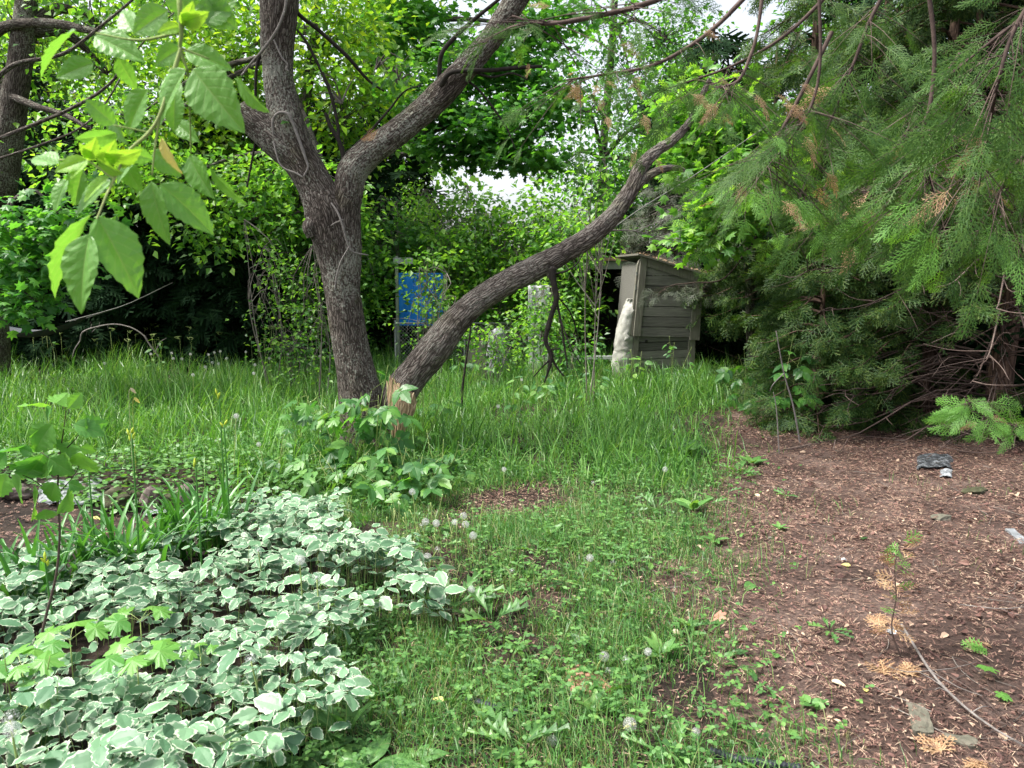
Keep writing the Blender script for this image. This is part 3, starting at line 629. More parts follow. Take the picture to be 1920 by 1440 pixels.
# ------------------------------------------------------------------ main forked tree with its broken leaning stem
TY = 6.5; MPP = TY / F                                   # metres per photograph pixel at the tree
def pxpath(pts, Y=TY):                                   # [(px, py, width_px[, dY])]
    C = [P(p[0], p[1], Y + (p[3] if len(p) > 3 else 0)) for p in pts]
    R = [p[2] / 2 * (Y + (p[3] if len(p) > 3 else 0)) / F for p in pts]
    return C, R
tb = G(692, 868); tb[1] = TY
main = thing('maple_tree', 'large grey-brown maple with forked limbs, one thick stem split off and leaning right', 'tree', (tb[0], TY, 0))
a = Acc()
def limb(pts, n=90, seg=260, bark=.007, seed=0, acc=None, mat=0, ridge=(30, 8)):
    C, R = pxpath(pts); tube(acc or a, C, R, n, seg, mat, bark, True, seed, ridge)
limb([(690, 905, 140), (690, 850, 110), (686, 800, 92), (676, 740, 78), (660, 660, 67), (647, 580, 63), (634, 500, 66), (620, 430, 78), (612, 395, 80), (590, 345, 62), (560, 300, 60), (520, 262, 62), (485, 232, 56), (462, 215, 52), (452, 206, 40), (449, 203, 10)], 110, 420, seed=1)
limb([(640, 520, 60), (628, 440, 72), (612, 385, 66), (585, 330, 62), (560, 285, 60), (540, 235, 62), (527, 180, 55), (521, 130, 52), (520, 70, 58), (524, 10, 63), (528, -60, 62), (540, -160, 55), (520, -330, 40), (540, -500, 20)], 90, 360, seed=4)
limb([(652, 560, 44), (648, 470, 58), (645, 410, 58), (653, 360, 52), (664, 318, 54), (695, 285, 49), (733, 258, 47), (775, 224, 46), (813, 190, 46), (842, 160, 45), (870, 130, 42), (915, 80, 39), (947, 34, 38), (985, -30, 36), (1030, -120, 34), (1080, -260, 22)], 80, 360, seed=7)
# root flare
for q, (dx, dy, l) in enumerate([(-40, 14, .0), (55, 10, .1), (10, 30, -.25)]):
    limb([(690, 800, 60), (690 + dx * .5, 850, 60, l * .5), (690 + dx, 900 + dy * .3, 46, l)], 40, 60, seed=9 + q)
# knot below the fork
C, R = pxpath([(590, 410, 20, -.10), (580, 425, 26, -.13), (585, 445, 18, -.12)]); tube(a, C, R, 24, 20, 0, .004, True, 12)
a.build('trunk', M['bark'], main)
a = Acc()
lean = [(742, 792, 36, -.02), (742, 765, 52, -.02), (754, 730, 62), (782, 694, 58), (818, 650, 56), (852, 605, 51, .05), (895, 565, 46, .1), (950, 530, 42, .15), (1003, 503, 43, .2), (1060, 472, 37, .25), (1110, 440, 34, .3), (1150, 403, 31, .35), (1183, 356, 28, .4), (1203, 313, 25, .45), (1232, 283, 20, .5), (1262, 262, 16, .55), (1295, 225, 12, .6), (1330, 150, 8, .7)]
limb(lean, 100, 520, .007, 20, ridge=(32, 10))
limb([(1190, 350, 20, .4), (1212, 332, 16, .42), (1240, 318, 13, .4), (1268, 315, 10, .4), (1284, 320, 7, .4)], 24, 60, .002, 24)
limb([(1030, 488, 26, .2), (1033, 512, 20, .18), (1037, 522, 12, .18)], 24, 24, .003, 26)
a.build('leaning_stem', M['bark_lean'], main)
# torn wood: a bundle of splinters from the stem down into the trunk
a = Acc(); r = rs(5)
for q in range(90):
    s_ = q / 89
    x0 = 727 + 50 * s_ + r.normal(0, 3); x1 = 737 + 11 * s_ + r.normal(0, 2); y0 = 714 + 38 * s_ + r.normal(0, 7); y1 = 806 + r.normal(0, 20)
    dz = -.17 - .05 * sin(pi * s_)
    C, R = pxpath([(x0, y0, 3, dz), (x0 * .6 + x1 * .4 + 3 + 3 * s_ + r.normal(0, 3), y0 * .6 + y1 * .4, 4 + r.rand() * 3, dz - .02), (x1, y1, 4, dz + .0), (x1 - 2, y1 + 24, 2, dz + .05)])
    tube(a, C, R, 5, 12, 0, .003, True, q, (60, 6))
C, R = pxpath([(748, 725, 30, -.12), (756, 752, 40, -.10), (750, 785, 26, -.09), (744, 830, 18, -.05), (738, 868, 10, -.03)]); tube(a, C, R, 40, 60, 0, .012, True, 30, (26, 3))
a.build('split_wood', M['woodsplit'], main)
a = Acc(); C, R = pxpath([(712, 770, 70, .0), (722, 810, 66, -.02), (735, 850, 46, -.03), (745, 890, 40, 0)]); tube(a, C, R, 60, 90, 0, .009, True, 33, (26, 5)); a.build('torn_bark', M['bark'], main)
# small limbs, dead twigs and bare vines on the tree
def twigs(name, paths, mat, parent, Y=TY, n=6, wob=3):
    r = rs(len(name)); a = Acc()
    for pts in paths:
        if name in ('upper_twig', 'side_branch', 'vine') and a.V: a.build(name, M[mat], parent); a = Acc()
        C, R = pxpath([(p[0] + r.normal(0, wob * .3), p[1] + r.normal(0, wob * .3)) + tuple(p[2:]) for p in pts], Y); tube(a, C, R, n, len(pts) * 6)
    return a.build(name, M[mat], parent)
twigs('side_branch', [[(822, 150, 9, .05), (828, 105, 8), (853, 70, 8), (885, 40, 7), (925, 8, 6), (960, -20, 5)],
                      [(826, 160, 12, -.09), (845, 138, 9, -.16), (880, 131, 9, -.15), (925, 132, 8), (970, 127, 8), (1016, 123, 6)],
                      [(880, 131, 4, -.15), (920, 145, 4), (960, 138, 4), (990, 150, 3)],
                      [(648, 325, 10), (643, 290, 9), (635, 262, 8), (622, 238, 8), (610, 213, 6)],
                      [(634, 262, 7), (632, 233, 6), (618, 170, 6), (598, 122, 5), (575, 80, 5), (556, 55, 4)],
                      [(644, 292, 5), (690, 250, 5), (730, 205, 4), (760, 170, 3), (790, 160, 2)]], 'blacktwig', main)
twigs('dead_branch', [[(1033, 505, 16, .12), (1038, 530, 12, .1), (1043, 560, 11, .1), (1036, 585, 9, .1), (1028, 612, 10, .1), (1024, 640, 8, .1), (1033, 668, 8, .1), (1028, 700, 5, .1), (1020, 716, 3, .1)],
                      [(1040, 545, 5, .1), (1050, 600, 4, .1), (1058, 650, 4, .1), (1064, 690, 2, .1)], [(1032, 668, 5, .1), (1045, 690, 4, .1), (1058, 706, 3, .1)],
                      [(1030, 676, 4, .1), (1015, 690, 3, .1), (1000, 706, 2, .1)], [(1028, 655, 4, .1), (1050, 655, 3, .1)], [(1042, 552, 3, .1), (1070, 590, 3, .2), (1085, 640, 2, .3)],
                      [(1035, 515, 5, .1), (1060, 508, 4, .1), (1080, 495, 3, .1), (1094, 474, 2, .1)], [(1050, 600, 3, .1), (1070, 650, 2, 0), (1090, 680, 2, 0)]], 'blacktwig', main)
twigs('vine', [[(538, -10, 6, -.17), (534, 20, 5, -.17), (518, 60, 5, -.17), (492, 95, 5, -.12), (470, 120, 4, 0), (452, 142, 4, 0)],
               [(512, 255, 4, -.14), (513, 225, 5, -.16), (524, 210, 5, -.17), (540, 215, 6, -.17), (553, 240, 6, -.16), (563, 270, 6, -.16), (572, 300, 5, -.16), (576, 315, 4, -.16), (568, 332, 4, -.16)],
               [(512, 255, 3, -.14), (518, 290, 3, -.16), (530, 312, 3, -.17), (555, 325, 4, -.18), (568, 332, 3, -.18)],
               [(622, 380, 3, -.2), (635, 400, 4, -.22), (645, 430, 4, -.22), (652, 455, 4, -.2), (662, 472, 4, -.18), (690, 480, 2, -.1)],
               [(655, 462, 3, -.2), (640, 490, 3, -.2), (632, 520, 3, -.18), (627, 545, 2, -.18)], [(642, 412, 3, -.2), (630, 418, 3, -.2), (620, 424, 2, -.2)],
               [(512, 75, 3, -.16), (528, 105, 3, -.16), (538, 120, 3, -.15), (535, 130, 4, -.15), (541, 133, 2, -.15)]], 'greytwig', main)
twigs('upper_twig', [[(545, -5, 8, .1), (560, 25, 7, .1), (600, 60, 7, .15), (650, 105, 7, .2), (690, 150, 5, .3), (720, 170, 3, .3)],
                     [(495, 95, 7, .1), (482, 120, 6, .1), (480, 170, 5, .1), (478, 215, 4, .1)], [(480, 270, 4), (470, 310, 4), (462, 350, 3)],
                     [(870, 145, 5), (900, 170, 4), (930, 210, 4), (950, 240, 3), (965, 280, 2)]], 'blacktwig', main)

# ------------------------------------------------------------------ broad-leaved crowns
def crown(acc, tw, r, blobs, T, size, hubs=None, per=26, sig=.28, flat=.45, tilt=.45, droop=-.25, twr=.006, matn=1):
    for b in blobs:
        c, rad, nc = np.array(b[0], float), np.array(b[1], float), b[2]
        u = r.normal(0, 1, (nc, 3)); u /= np.linalg.norm(u, axis=1, keepdims=True); u *= r.rand(nc, 1) ** .45
        cc = c + u * rad
        nl = (per * r.uniform(.5, 1.5, nc)).astype(int)
        idx = np.repeat(np.arange(nc), nl); N = len(idx)
        sg = sig * r.uniform(.6, 1.3, nc)[idx][:, None]
        off = r.normal(0, 1, (N, 3)) * sg * [1, 1, flat]
        p = cc[idx] + off
        d = off / (np.linalg.norm(off, axis=1, keepdims=True) + 1e-6) + r.normal(0, .5, (N, 3)) + [0, 0, droop]
        n = np.stack([r.normal(0, tilt, N), r.normal(0, tilt, N), np.ones(N)], -1)
        scatter(acc, T, p, rotm(d, n), size * r.uniform(.65, 1.25, N))
        if tw is not None:
            for q in range(nc):
                hub = c + [0, 0, -.2 * rad[2]] if hubs is None else np.array(hubs[r.randint(len(hubs))], float)
                m_ = (hub + cc[q]) / 2 + r.normal(0, .12, 3) * np.linalg.norm(cc[q] - hub) + [0, 0, .08]
                tube(tw, [hub, m_, cc[q]], [twr * 1.8, twr, twr * .4], 4, 6)
                if q % 2 == 0:
                    for z in range(2):
                        tube(tw, [cc[q], cc[q] + r.normal(0, sig * .7, 3)], [twr * .4, twr * .15], 3, 2)
LL = leaf_lo(.36, .09, .12); LLw = leaf_lo(.38, .08, .1); ML = maple(.25, False); MH = maple(.2, True)
CP = compound(leaf_lo(.26, .05, .12), 5, .5)
def tree(name, label, trunkpts, trunkr, blobs, T, size, mat, seed, group=None, bark='bark_far', loc=None, per=26, sig=.28, flat=.45, crownname='crown', n=14, twr=.01, cat='tree', extra=None, droop=-.25, tilt=.45):
    r = rs(seed); loc = loc if loc is not None else (trunkpts[0][0], trunkpts[0][1], 0)
    t = thing(name, label, cat, loc, group)
    a = Acc(); tube(a, trunkpts, trunkr, n, len(trunkpts) * 8, 0, .004 if n > 10 else 0, True, seed)
    hubs = [np.array(p) for p in trunkpts[1:]]
    for b in blobs:
        h = hubs[int(np.argmin([np.linalg.norm(np.array(b[0]) - q) for q in hubs]))]
        m_ = (h + np.array(b[0])) / 2 + [0, 0, .2]; tube(a, [h, m_, b[0]], [trunkr[-1] * .9 + .01, trunkr[-1] * .7 + .006, .008], 7, 14)
    for e in (extra or []): tube(a, e[0], e[1], 8, len(e[0]) * 6)
    c = Acc(); crown(c, a, r, blobs, T, size, None, per, sig, flat, tilt, droop, twr * .6)
    a.build('trunk', M[bark], t); c.build(crownname, M[mat], t)
    return t
def B(px, py, Y, rx, ry, rz, n): return (P(px, py, Y), (rx, ry, rz), n)

# crown of the main tree, above the frame, and the leafy shoots in view
a = Acc(); tw = Acc(); r = rs(11)
crown(a, tw, r, [B(520, -330, 6.6, 1.6, 1.3, .7, 40), B(1050, -330, 6.8, 1.5, 1.3, .7, 34), B(200, -300, 6.3, 1.1, 1.2, .6, 22)], LL, .1, None, 24, .3)
crown(a, tw, r, [B(745, 150, 6.6, .25, .2, .12, 9), B(640, 180, 6.7, .25, .2, .3, 6), B(705, 120, 6.9, .3, .2, .2, 6)], LL, .085, None, 9, .13)
a.build('foliage', M['l_bright'], main); tw.build('twigs', M['deadtwig'], main)['kind'] = 'stuff'

# trees behind the yard
def tp(*a): return [P(*q) for q in a]
tree('maple_tree', 'tall green maple with layered leaf tiers behind the leaning limb of the forked tree', [(-3.2, 17, 0), *tp((690, 300, 17), (692, 60, 17), (705, -200, 17))], [.16, .14, .11, .07],
     [B(760, 60, 16, 1.1, 1, .7, 34), B(900, 120, 15.6, 1.3, 1, .6, 38), B(960, 220, 15.2, 1.1, 1, .35, 30), B(880, 275, 15.5, 1.3, 1, .35, 32), B(1010, 50, 16, 1.0, 1, .7, 26), B(990, 300, 14.8, .7, .6, .2, 12), B(1030, 180, 15.6, .7, .7, .4, 16), B(800, 190, 15.6, 1.2, 1, .45, 34), B(740, -120, 16, 2, 1.6, .9, 34), B(930, -100, 16, 1.6, 1.5, .8, 24)],
     ML, .15, 'l_maple', 21, per=44, sig=.34, flat=.3)
tree('ash_tree', 'yellow-green tree with light airy leaves behind the upright limb', [(-3.9, 13.2, 0), *tp((560, 300, 13.2), (590, 60, 13.2), (600, -200, 13.2))], [.12, .1, .08, .05],
     [B(600, 70, 13, 1.2, 1, .9, 46), B(430, 120, 12.8, 1.1, 1, .9, 36), B(640, 210, 12.8, .9, .8, .8, 32), B(480, 260, 13.2, 1.0, 1, .7, 34), B(320, 200, 13, 1.0, 1, .9, 30), B(580, -130, 13, 2, 1.5, .9, 34), B(330, 20, 13, 1.1, 1, .8, 24)],
     LL, .12, 'l_yg', 22, per=42, sig=.3, flat=.7)
tree('elm_tree', 'bright green tree leaning over the dark hedge left of the forked trunk', [(-2.75, 12.3, 0), *tp((630, 420, 12.2), (600, 300, 12), (520, 100, 12))], [.1, .08, .06, .04],
     [B(470, 370, 11.6, .9, .8, .5, 34), B(340, 330, 11.6, 1, .8, .5, 36), B(200, 330, 12, 1, .9, .5, 24), B(560, 360, 11.8, .8, .7, .7, 34), B(240, 230, 12, 1.1, .9, .5, 24), B(390, 440, 11.4, .6, .5, .3, 14), B(520, 420, 11.5, .5, .5, .4, 14)],
     LL, .11, 'l_bright', 23, per=34, sig=.28, flat=.5)
tree('old_tree', 'dark rough trunk with one horizontal limb at the far left edge', [(-7.35, 10.6, 0), *tp((-20, 430, 10), (5, 330, 9.6), (25, 200, 9.3), (45, 60, 9.2), (60, -150, 9.2))], [.24, .19, .17, .14, .12, .08],
     [B(60, 60, 9.6, .9, .8, .6, 22), B(180, 40, 9.4, .9, .8, .5, 20), B(-60, 130, 9.6, .9, .8, .8, 20), B(200, 130, 9.6, .7, .6, .3, 10), B(80, -160, 9.4, 1.5, 1.4, .6, 26), B(330, -40, 9.2, .9, .8, .4, 16), B(-30, 280, 9.7, .5, .5, .5, 12)],
     LL, .095, 'l_bright', 24, bark='bark', per=26, sig=.26, flat=.5, n=40,
     extra=[(tp((-30, 75, 9.2), (10, 50, 9.1), (60, 43, 9.0), (110, 45, 8.9), (160, 55, 8.8), (230, 70, 8.7)), [.07, .06, .055, .05, .04, .02]),
            (tp((20, 180, 9.2), (70, 200, 9.0), (120, 215, 8.9), (165, 240, 8.8)), [.05, .035, .03, .02]),
            (tp((-40, 275, 7), (60, 235, 7), (130, 205, 7), (190, 170, 7), (225, 130, 7), (235, 60, 7)), [.02, .018, .016, .014, .012, .006]),
            (tp((-10, 300, 8), (80, 270, 8), (150, 240, 8), (200, 190, 8), (260, 90, 8), (330, 20, 8)), [.012, .012, .01, .009, .008, .006]),
            (tp((-20, 160, 8.5), (30, 120, 8.5), (120, 100, 8.5), (200, 40, 8.5), (260, -10, 8.5)), [.03, .025, .02, .016, .012])])
tree('maple_tree', 'low maple with dark drooping leaves at the left edge above the hammock', [(-6.2, 8.9, 0), *tp((-40, 560, 8.9), (-10, 440, 8.9), (20, 380, 8.8))], [.06, .05, .04, .02],
     [B(30, 440, 8.7, .45, .4, .3, 16), B(70, 500, 8.6, .35, .35, .25, 12), B(0, 540, 8.8, .35, .3, .3, 12), B(75, 570, 8.6, .25, .25, .15, 6), B(110, 400, 8.8, .4, .3, .2, 10)],
     ML, .12, 'l_maple', 25, per=26, sig=.2, flat=.5, twr=.006)
tree('poplar_tree', 'thin-leaved tree with sky showing through it right of the leaning limb', [(2.1, 19, 0), *tp((1130, 300, 19), (1150, 50, 19), (1160, -200, 19))], [.12, .1, .08, .05],
     [B(1110, 40, 18.5, 1.2, 1, 1.0, 26), B(1180, 130, 18.5, 1.3, 1, .8, 30), B(1100, 200, 18, 1, 1, .7, 24), B(1240, 60, 18, 1.2, 1, 1, 44), B(1220, 230, 18, 1, 1, .8, 34), B(1060, 300, 18, .8, .8, .5, 20), B(1230, 330, 17.5, 1.1, .8, .6, 34), B(1140, 350, 17.5, .9, .8, .5, 24), B(1140, -140, 18, 2.4, 1.6, 1, 30)],
     LL, .12, 'l_mid', 26, per=26, sig=.36, flat=.7, bark='bark_far')
tree('maple_tree', 'sunlit bright green maple between the dead brush and the dark cedars', [(3.7, 11.6, 0), *tp((1400, 450, 11.3), (1370, 330, 11), (1350, 250, 10.8))], [.07, .06, .05, .02],
     [B(1330, 250, 9.0, .4, .35, .3, 26), B(1300, 310, 9.2, .25, .3, .3, 14), B(1370, 370, 8.6, .35, .35, .45, 26), B(1330, 430, 8.6, .18, .25, .35, 22), B(1300, 190, 9.2, .45, .4, .25, 22), B(1420, 300, 8.8, .4, .4, .45, 18)],
     ML, .12, 'l_bright', 27, per=26, sig=.2, flat=.5, twr=.005)
tree('ash_tree', 'yellow-leaved tree glowing behind the old trunk at the upper left', [(-11.5, 15.5, 0), *tp((-60, 300, 15.5), (40, 100, 15.5), (80, -100, 15.5))], [.14, .12, .09, .05],
     [B(60, 120, 15, 1.5, 1, 1.2, 44), B(180, 80, 15, 1.3, 1, 1.0, 36), B(-60, 300, 15, 1.5, 1, 1.2, 34), B(140, 280, 15, 1.3, 1, .8, 30), B(100, -100, 15, 2.4, 1.6, 1, 34), B(-200, 150, 15, 1.6, 1, 1.5, 24)],
     LL, .13, 'l_yg', 28, per=36, sig=.36, flat=.7)
# distant trees: crowns over the neighbouring yards
far = [(-26, 27, 10.5, 4.5, 'l_mid', 'rounded mid-green tree far beyond the left edge of the yard'), (-17.5, 29, 12.5, 4.6, 'l_bright', 'tall light green tree far behind the dark hedge'), (-10, 27, 12, 3.8, 'l_mid', 'tall mid-green tree far behind the upright limb'),
       (-4.3, 28, 12.5, 3.2, 'l_bright', 'far light green tree left of the bright gap of sky'), (6.2, 30, 9.5, 3.2, 'l_mid', 'far green tree right of the bright gap of sky'), (11.5, 26, 11, 4, 'l_mid', 'far green tree behind the cedars on the right'), (18, 24, 11, 4.5, 'l_dark', 'dark far tree beyond the right edge of the cedars')]
for q, (x, y, h, w, mt, lab) in enumerate(far):
    r = rs(60 + q); bl = []
    for k in range(9):
        z = 1.8 + (h - 2.2) * (k / 8); ww = w * sin(pi * min(.9, .3 + .6 * k / 8))
        bl.append(((x + r.normal(0, w * .3), y + r.normal(0, .8), z), (ww, ww * .6, 1.3), 26))
    tree('far_tree', lab, [(x, y, 0), (x + .2, y, h * .4), (x, y, h * .75)], [.25, .2, .1], bl, LL, .26, mt, 60 + q, 'trees beyond the yard', per=22, sig=.55, flat=.7)
# small shrubby backdrop far behind the sky gap
tree('far_tree', 'low far tree just under the bright gap of sky', [(.6, 26, 0), (.6, 26, 1.2), (.7, 26, 2)], [.15, .12, .08], [((-1, 26, 1.9), (2, 1, 1.1), 34), ((1.5, 26, 2), (2, 1, 1.1), 34), ((3.2, 26, 2.4), (1.4, 1, 1.3), 24)], LL, .22, 'l_bright', 71, 'trees beyond the yard', per=24, sig=.45, flat=.7)

# ------------------------------------------------------------------ shrubs and saplings behind the trunk
def shrub(name, label, x, y, h, w, mat, seed, T=LL, size=.075, n=34, per=20, group=None, stems=7, sig=.17, low=.25, bark='deadtwig', flat=.5):
    r = rs(seed); t = thing(name, label, 'shrub', (x, y, 0), group); a = Acc(); c = Acc(); hubs = []
    for q in range(stems):
        th = r.uniform(0, 2 * pi); e = np.array([x + cos(th) * w * .5 * r.rand(), y + sin(th) * w * .35 * r.rand(), h * r.uniform(.7, 1)])
        b = np.array([x + cos(th) * .12, y + sin(th) * .12, -.02]); m_ = (b + e) / 2 + r.normal(0, .08, 3)
        tube(a, [b, m_, e], [.009, .0065, .002], 5, 12); hubs += [m_, (m_ + e) / 2, e]
    crown(c, a, r, [((x, y, h * (low + (1 - low) * .5)), (w * .52, w * .42, h * (1 - low) * .52), n)], T, size, hubs, per, sig, flat, .5, -.2, .003)
    a.build('stems', M[bark], t); c.build('foliage', M[mat], t); return t
shr = [(655, 12.4, 2.9, 1.3, 'l_bright', 'leafy shrub right behind the main trunk, left of the blue board', 44), (600, 12.6, 2.7, 1.3, 'l_mid', 'darker shrub behind the left side of the main trunk', 26), (745, 13.6, 3.0, 1.5, 'l_mid', 'shrub behind the blue board', 34),
       (815, 12.0, 2.1, .8, 'l_bright', 'fine-leaved shrub in front of the right part of the blue board', 5), (880, 13.4, 3.3, 1.9, 'l_bright', 'tall bright shrub behind the bend of the leaning stem', 56), (960, 13.2, 2.8, 1.7, 'l_bright', 'bright shrub under the sky gap', 50),
       (1030, 12.9, 3.0, 1.3, 'l_bright', 'bright shrub behind the hanging dead branch', 44), (1060, 12.4, 2.5, 1.0, 'l_bright', 'yellow-green shrub just left of the dark open shed', 28), (1140, 14.8, 3.4, 1.8, 'l_mid', 'tall shrub rising behind the dark open shed', 40), (700, 15, 3.2, 1.8, 'l_mid', 'shrub far behind the main trunk', 34), (800, 15.2, 3.4, 1.9, 'l_bright', 'tall shrub behind the blue board at the back', 40), (920, 15.5, 2.9, 2, 'l_mid', 'back shrub beneath the sky gap', 34)]
for q, (px, y, h, w, mt, lab, n) in enumerate(shr):
    shrub('shrub', lab, (px - 960) / F * y, y, h, w, mt, 100 + q, n=int(n * 2.6), size=.105, per=32, group='shrubs along the back of the yard', low=.1 if q not in (3,) else .3)
shrub('low_shrub', 'low leafy bush with yellowish leaves under the bend of the leaning stem', (915 - 960) / F * 10.4, 10.4, .95, .9, 'l_bright', 130, n=30, size=.07)
shrub('low_shrub', 'sparse leafy shrub in front of the white standing panel', (1015 - 960) / F * 11.3, 11.3, 1.5, .7, 'l_bright', 137, n=46, per=18, size=.085)
shrub('low_shrub', 'low bush beside the white standing panel', (1060 - 960) / F * 10.8, 10.8, .8, .9, 'l_mid', 131, n=26, size=.07)
shrub('sapling', 'tall thin sapling with sparse bright leaves above the leaning stem', (1100 - 960) / F * 9, 9.2, 3.0, 1.0, 'l_bright', 132, n=28, per=12, stems=3, low=.56, size=.085, T=LL)
shrub('sapling', 'thin sapling with small pale leaves in front of the dark hedge', (520 - 960) / F * 9.6, 9.6, 2.3, .8, 'l_bright', 133, n=38, per=12, stems=3, low=.1, size=.06)
shrub('sapling', 'slender sapling close to the left side of the main trunk', (590 - 960) / F * 9.2, 9.2, 2.0, .5, 'l_bright', 134, n=28, per=12, stems=2, low=.05, size=.06)
shrub('sapling', 'thin leafy sapling standing before the blue board', (800 - 960) / F * 10.2, 10.2, 1.75, .9, 'l_bright', 135, n=24, per=10, stems=3, low=.15, size=.06)
shrub('low_shrub', 'low weedy bush at the far right of the hedge foot', (560 - 960) / F * 11.2, 11.2, .8, 1.1, 'l_mid', 136, n=26, size=.06)

# ------------------------------------------------------------------ cedars
SPm = [cedar_spray(9, 3, .035, .3, q) for q in range(3)]; SPh = [cedar_spray(18, 6, .016, .35, 10 + q, .72, 34) for q in range(3)]; SPl = [cedar_spray(8, 0, .085, .3, 20 + q) for q in range(2)]
def cedar(name, label, x, y, H, Rb, seed, mats=('cedar_bark', 'cedar'), z0=.5, nb=60, size=.24, sp=SPm, trunk_r=.11, dens=1.0, group=None, sector=None, deadz=None, droop=.35, prof=.6, sector_w=1.3, hp=1.0, deadn=0, lean=(0, 0)):
    r = rs(seed); t = thing(name, label, 'tree', (x, y, 0), group); a = Acc(); c = Acc(); dw = Acc()
    tube(a, [(x, y, -.05), (x + .03 + lean[0] * .3, y + lean[1] * .3, H * .35), (x - .02 + lean[0], y + lean[1], H)], [trunk_r, trunk_r * .75, .015], 26, 60, 0, .006, True, seed, (40, 3))
    for b in range(nb):
        z = z0 + (H - z0) * (b / nb) ** 1.55 + r.normal(0, .05); th = r.uniform(0, 2 * pi) if sector is None or r.rand() < .25 else sector + r.normal(0, sector_w)
        z = max(z, .06); L = Rb * max(.12, (1 - (z / H) ** hp)) ** prof * r.uniform(.65, 1.1); u = np.array([cos(th), sin(th), 0.]); o = np.array([x + lean[0] * z / H, y + lean[1] * z / H, z])
        pts = [o, o + u * L * .35 + [0, 0, .05 * L], o + u * L * .75 + [0, 0, -droop * L * .35], o + u * L + [0, 0, -droop * L * .45]]
        isdead = deadz is not None and deadz[0] < z < deadz[1]
        bp = smooth_path(np.array(pts), 12); side = np.array([-u[1], u[0], 0])
        tube(a if not isdead else dw, pts, [.014, .01, .006, .003], 5, 10)
        if isdead and r.rand() < .85:
            for k in range(8):
                i_ = r.randint(3, 12); e = bp[i_] + side * r.normal(0, .25) + u * r.uniform(.05, .3) + [0, 0, r.normal(-.06, .1)]
                tube(dw, [bp[i_], (bp[i_] + e) / 2 + r.normal(0, .03, 3), e], [.005, .004, .0015], 4, 6)
            continue
        nsp = max(3, int(L * 26 * dens)); tt = r.uniform(.22, 1.0, nsp) ** .8; ii = np.clip((tt * 11), 0, 10.999); i0 = ii.astype(int)
        p = bp[i0] + (bp[i0 + 1] - bp[i0]) * (ii - i0)[:, None] + r.normal(0, .03, (nsp, 3))
        sg = np.where(r.rand(nsp) < .5, -1, 1)[:, None]
        d = u * r.uniform(.25, 1, (nsp, 1)) + side * sg * r.uniform(.1, 1.0, (nsp, 1)) + np.array([0, 0, 1.]) * r.uniform(-1.0, .05, (nsp, 1))
        n = side * sg * -.3 + np.stack([r.normal(0, .5, nsp), r.normal(0, .5, nsp), r.uniform(.3, 1, nsp)], -1)
        s_ = size * r.uniform(.6, 1.25, nsp)
        for q in range(len(sp)):
            k = np.arange(nsp) % len(sp) == q; scatter(c, sp[q], p[k], rotm(d[k], n[k]), s_[k])
    for k in range(deadn):
        z = r.uniform(.15, 2.4); th = r.uniform(0, 2 * pi) if sector is None else sector + r.normal(0, 1.0); L = r.uniform(.4, 1.3); u = np.array([cos(th), sin(th), 0]); o = np.array([x, y, z]) + u * trunk_r * .5
        e = o + u * L + [0, 0, r.normal(-.15, .2)]; m_ = (o + e) / 2 + r.normal(0, .06, 3) + [0, 0, .05]
        tube(dw, [o, m_, e], [.006, .0045, .0018], 4, 8)
        for w_ in range(3):
            f = r.uniform(.3, .9); s0 = o * (1 - f) + e * f + [0, 0, .03]; tube(dw, [s0, s0 + r.normal(0, .14, 3) + u * .15], [.003, .0012], 3, 3)
    a.build('trunk', M[mats[0]], t)
    if c.V: c.build('foliage', M[mats[1]], t)
    if dw.V: dw.build('dead_twigs', M['redtwig'], t)
    return t
# dark hedge cedars at the back left
hd = [(-10.6, 14.0), (-9.4, 13.6), (-8.3, 13.9), (-7.2, 13.5), (-6.1, 13.8), (-5.0, 13.6), (-4.0, 14.1), (-3.1, 14.6)]
for q, (x, y) in enumerate(hd):
    nm = ['leftmost dark cedar of the back hedge', 'dark cedar of the back hedge behind the hammock', 'dark cedar behind the arched dead branch', 'dark cedar of the back hedge below the large hanging leaf', 'dark cedar in the middle of the back hedge', 'dark cedar behind the thin pale saplings', 'dark cedar just left of the main trunk', 'dark cedar hidden behind the main trunk'][q]
    cedar('hedge_cedar', nm, x, y, 4.6 + (q % 3) * .4, 1.15, 200 + q, ('bark_far', 'cedar_shade'), .15, 110, .38, SPl, .08, .75, 'dark cedars of the back hedge', -pi / 2, None, .3, .35, 1.4, 2.5)
hd2 = [(-12.5, 16.5), (-11, 16.2), (-9.6, 16.6), (-8.2, 16.2), (-6.8, 16.6), (-5.5, 16.2), (-4.2, 16.7), (-2.8, 17.0), (-13, 13.6)]  # extra row added to keep bright sky out of the hedge gaps
for q, (x, y) in enumerate(hd2):
    cedar('hedge_cedar', 'dark cedar in the second row added to block light behind the back hedge', x, y, 4.8, 1.4, 220 + q, ('bark_far', 'cedar_shade'), .1, 90, .5, SPl, .08, .7, 'second row added behind the back hedge', None, None, .3, .3, 1.3, 3)
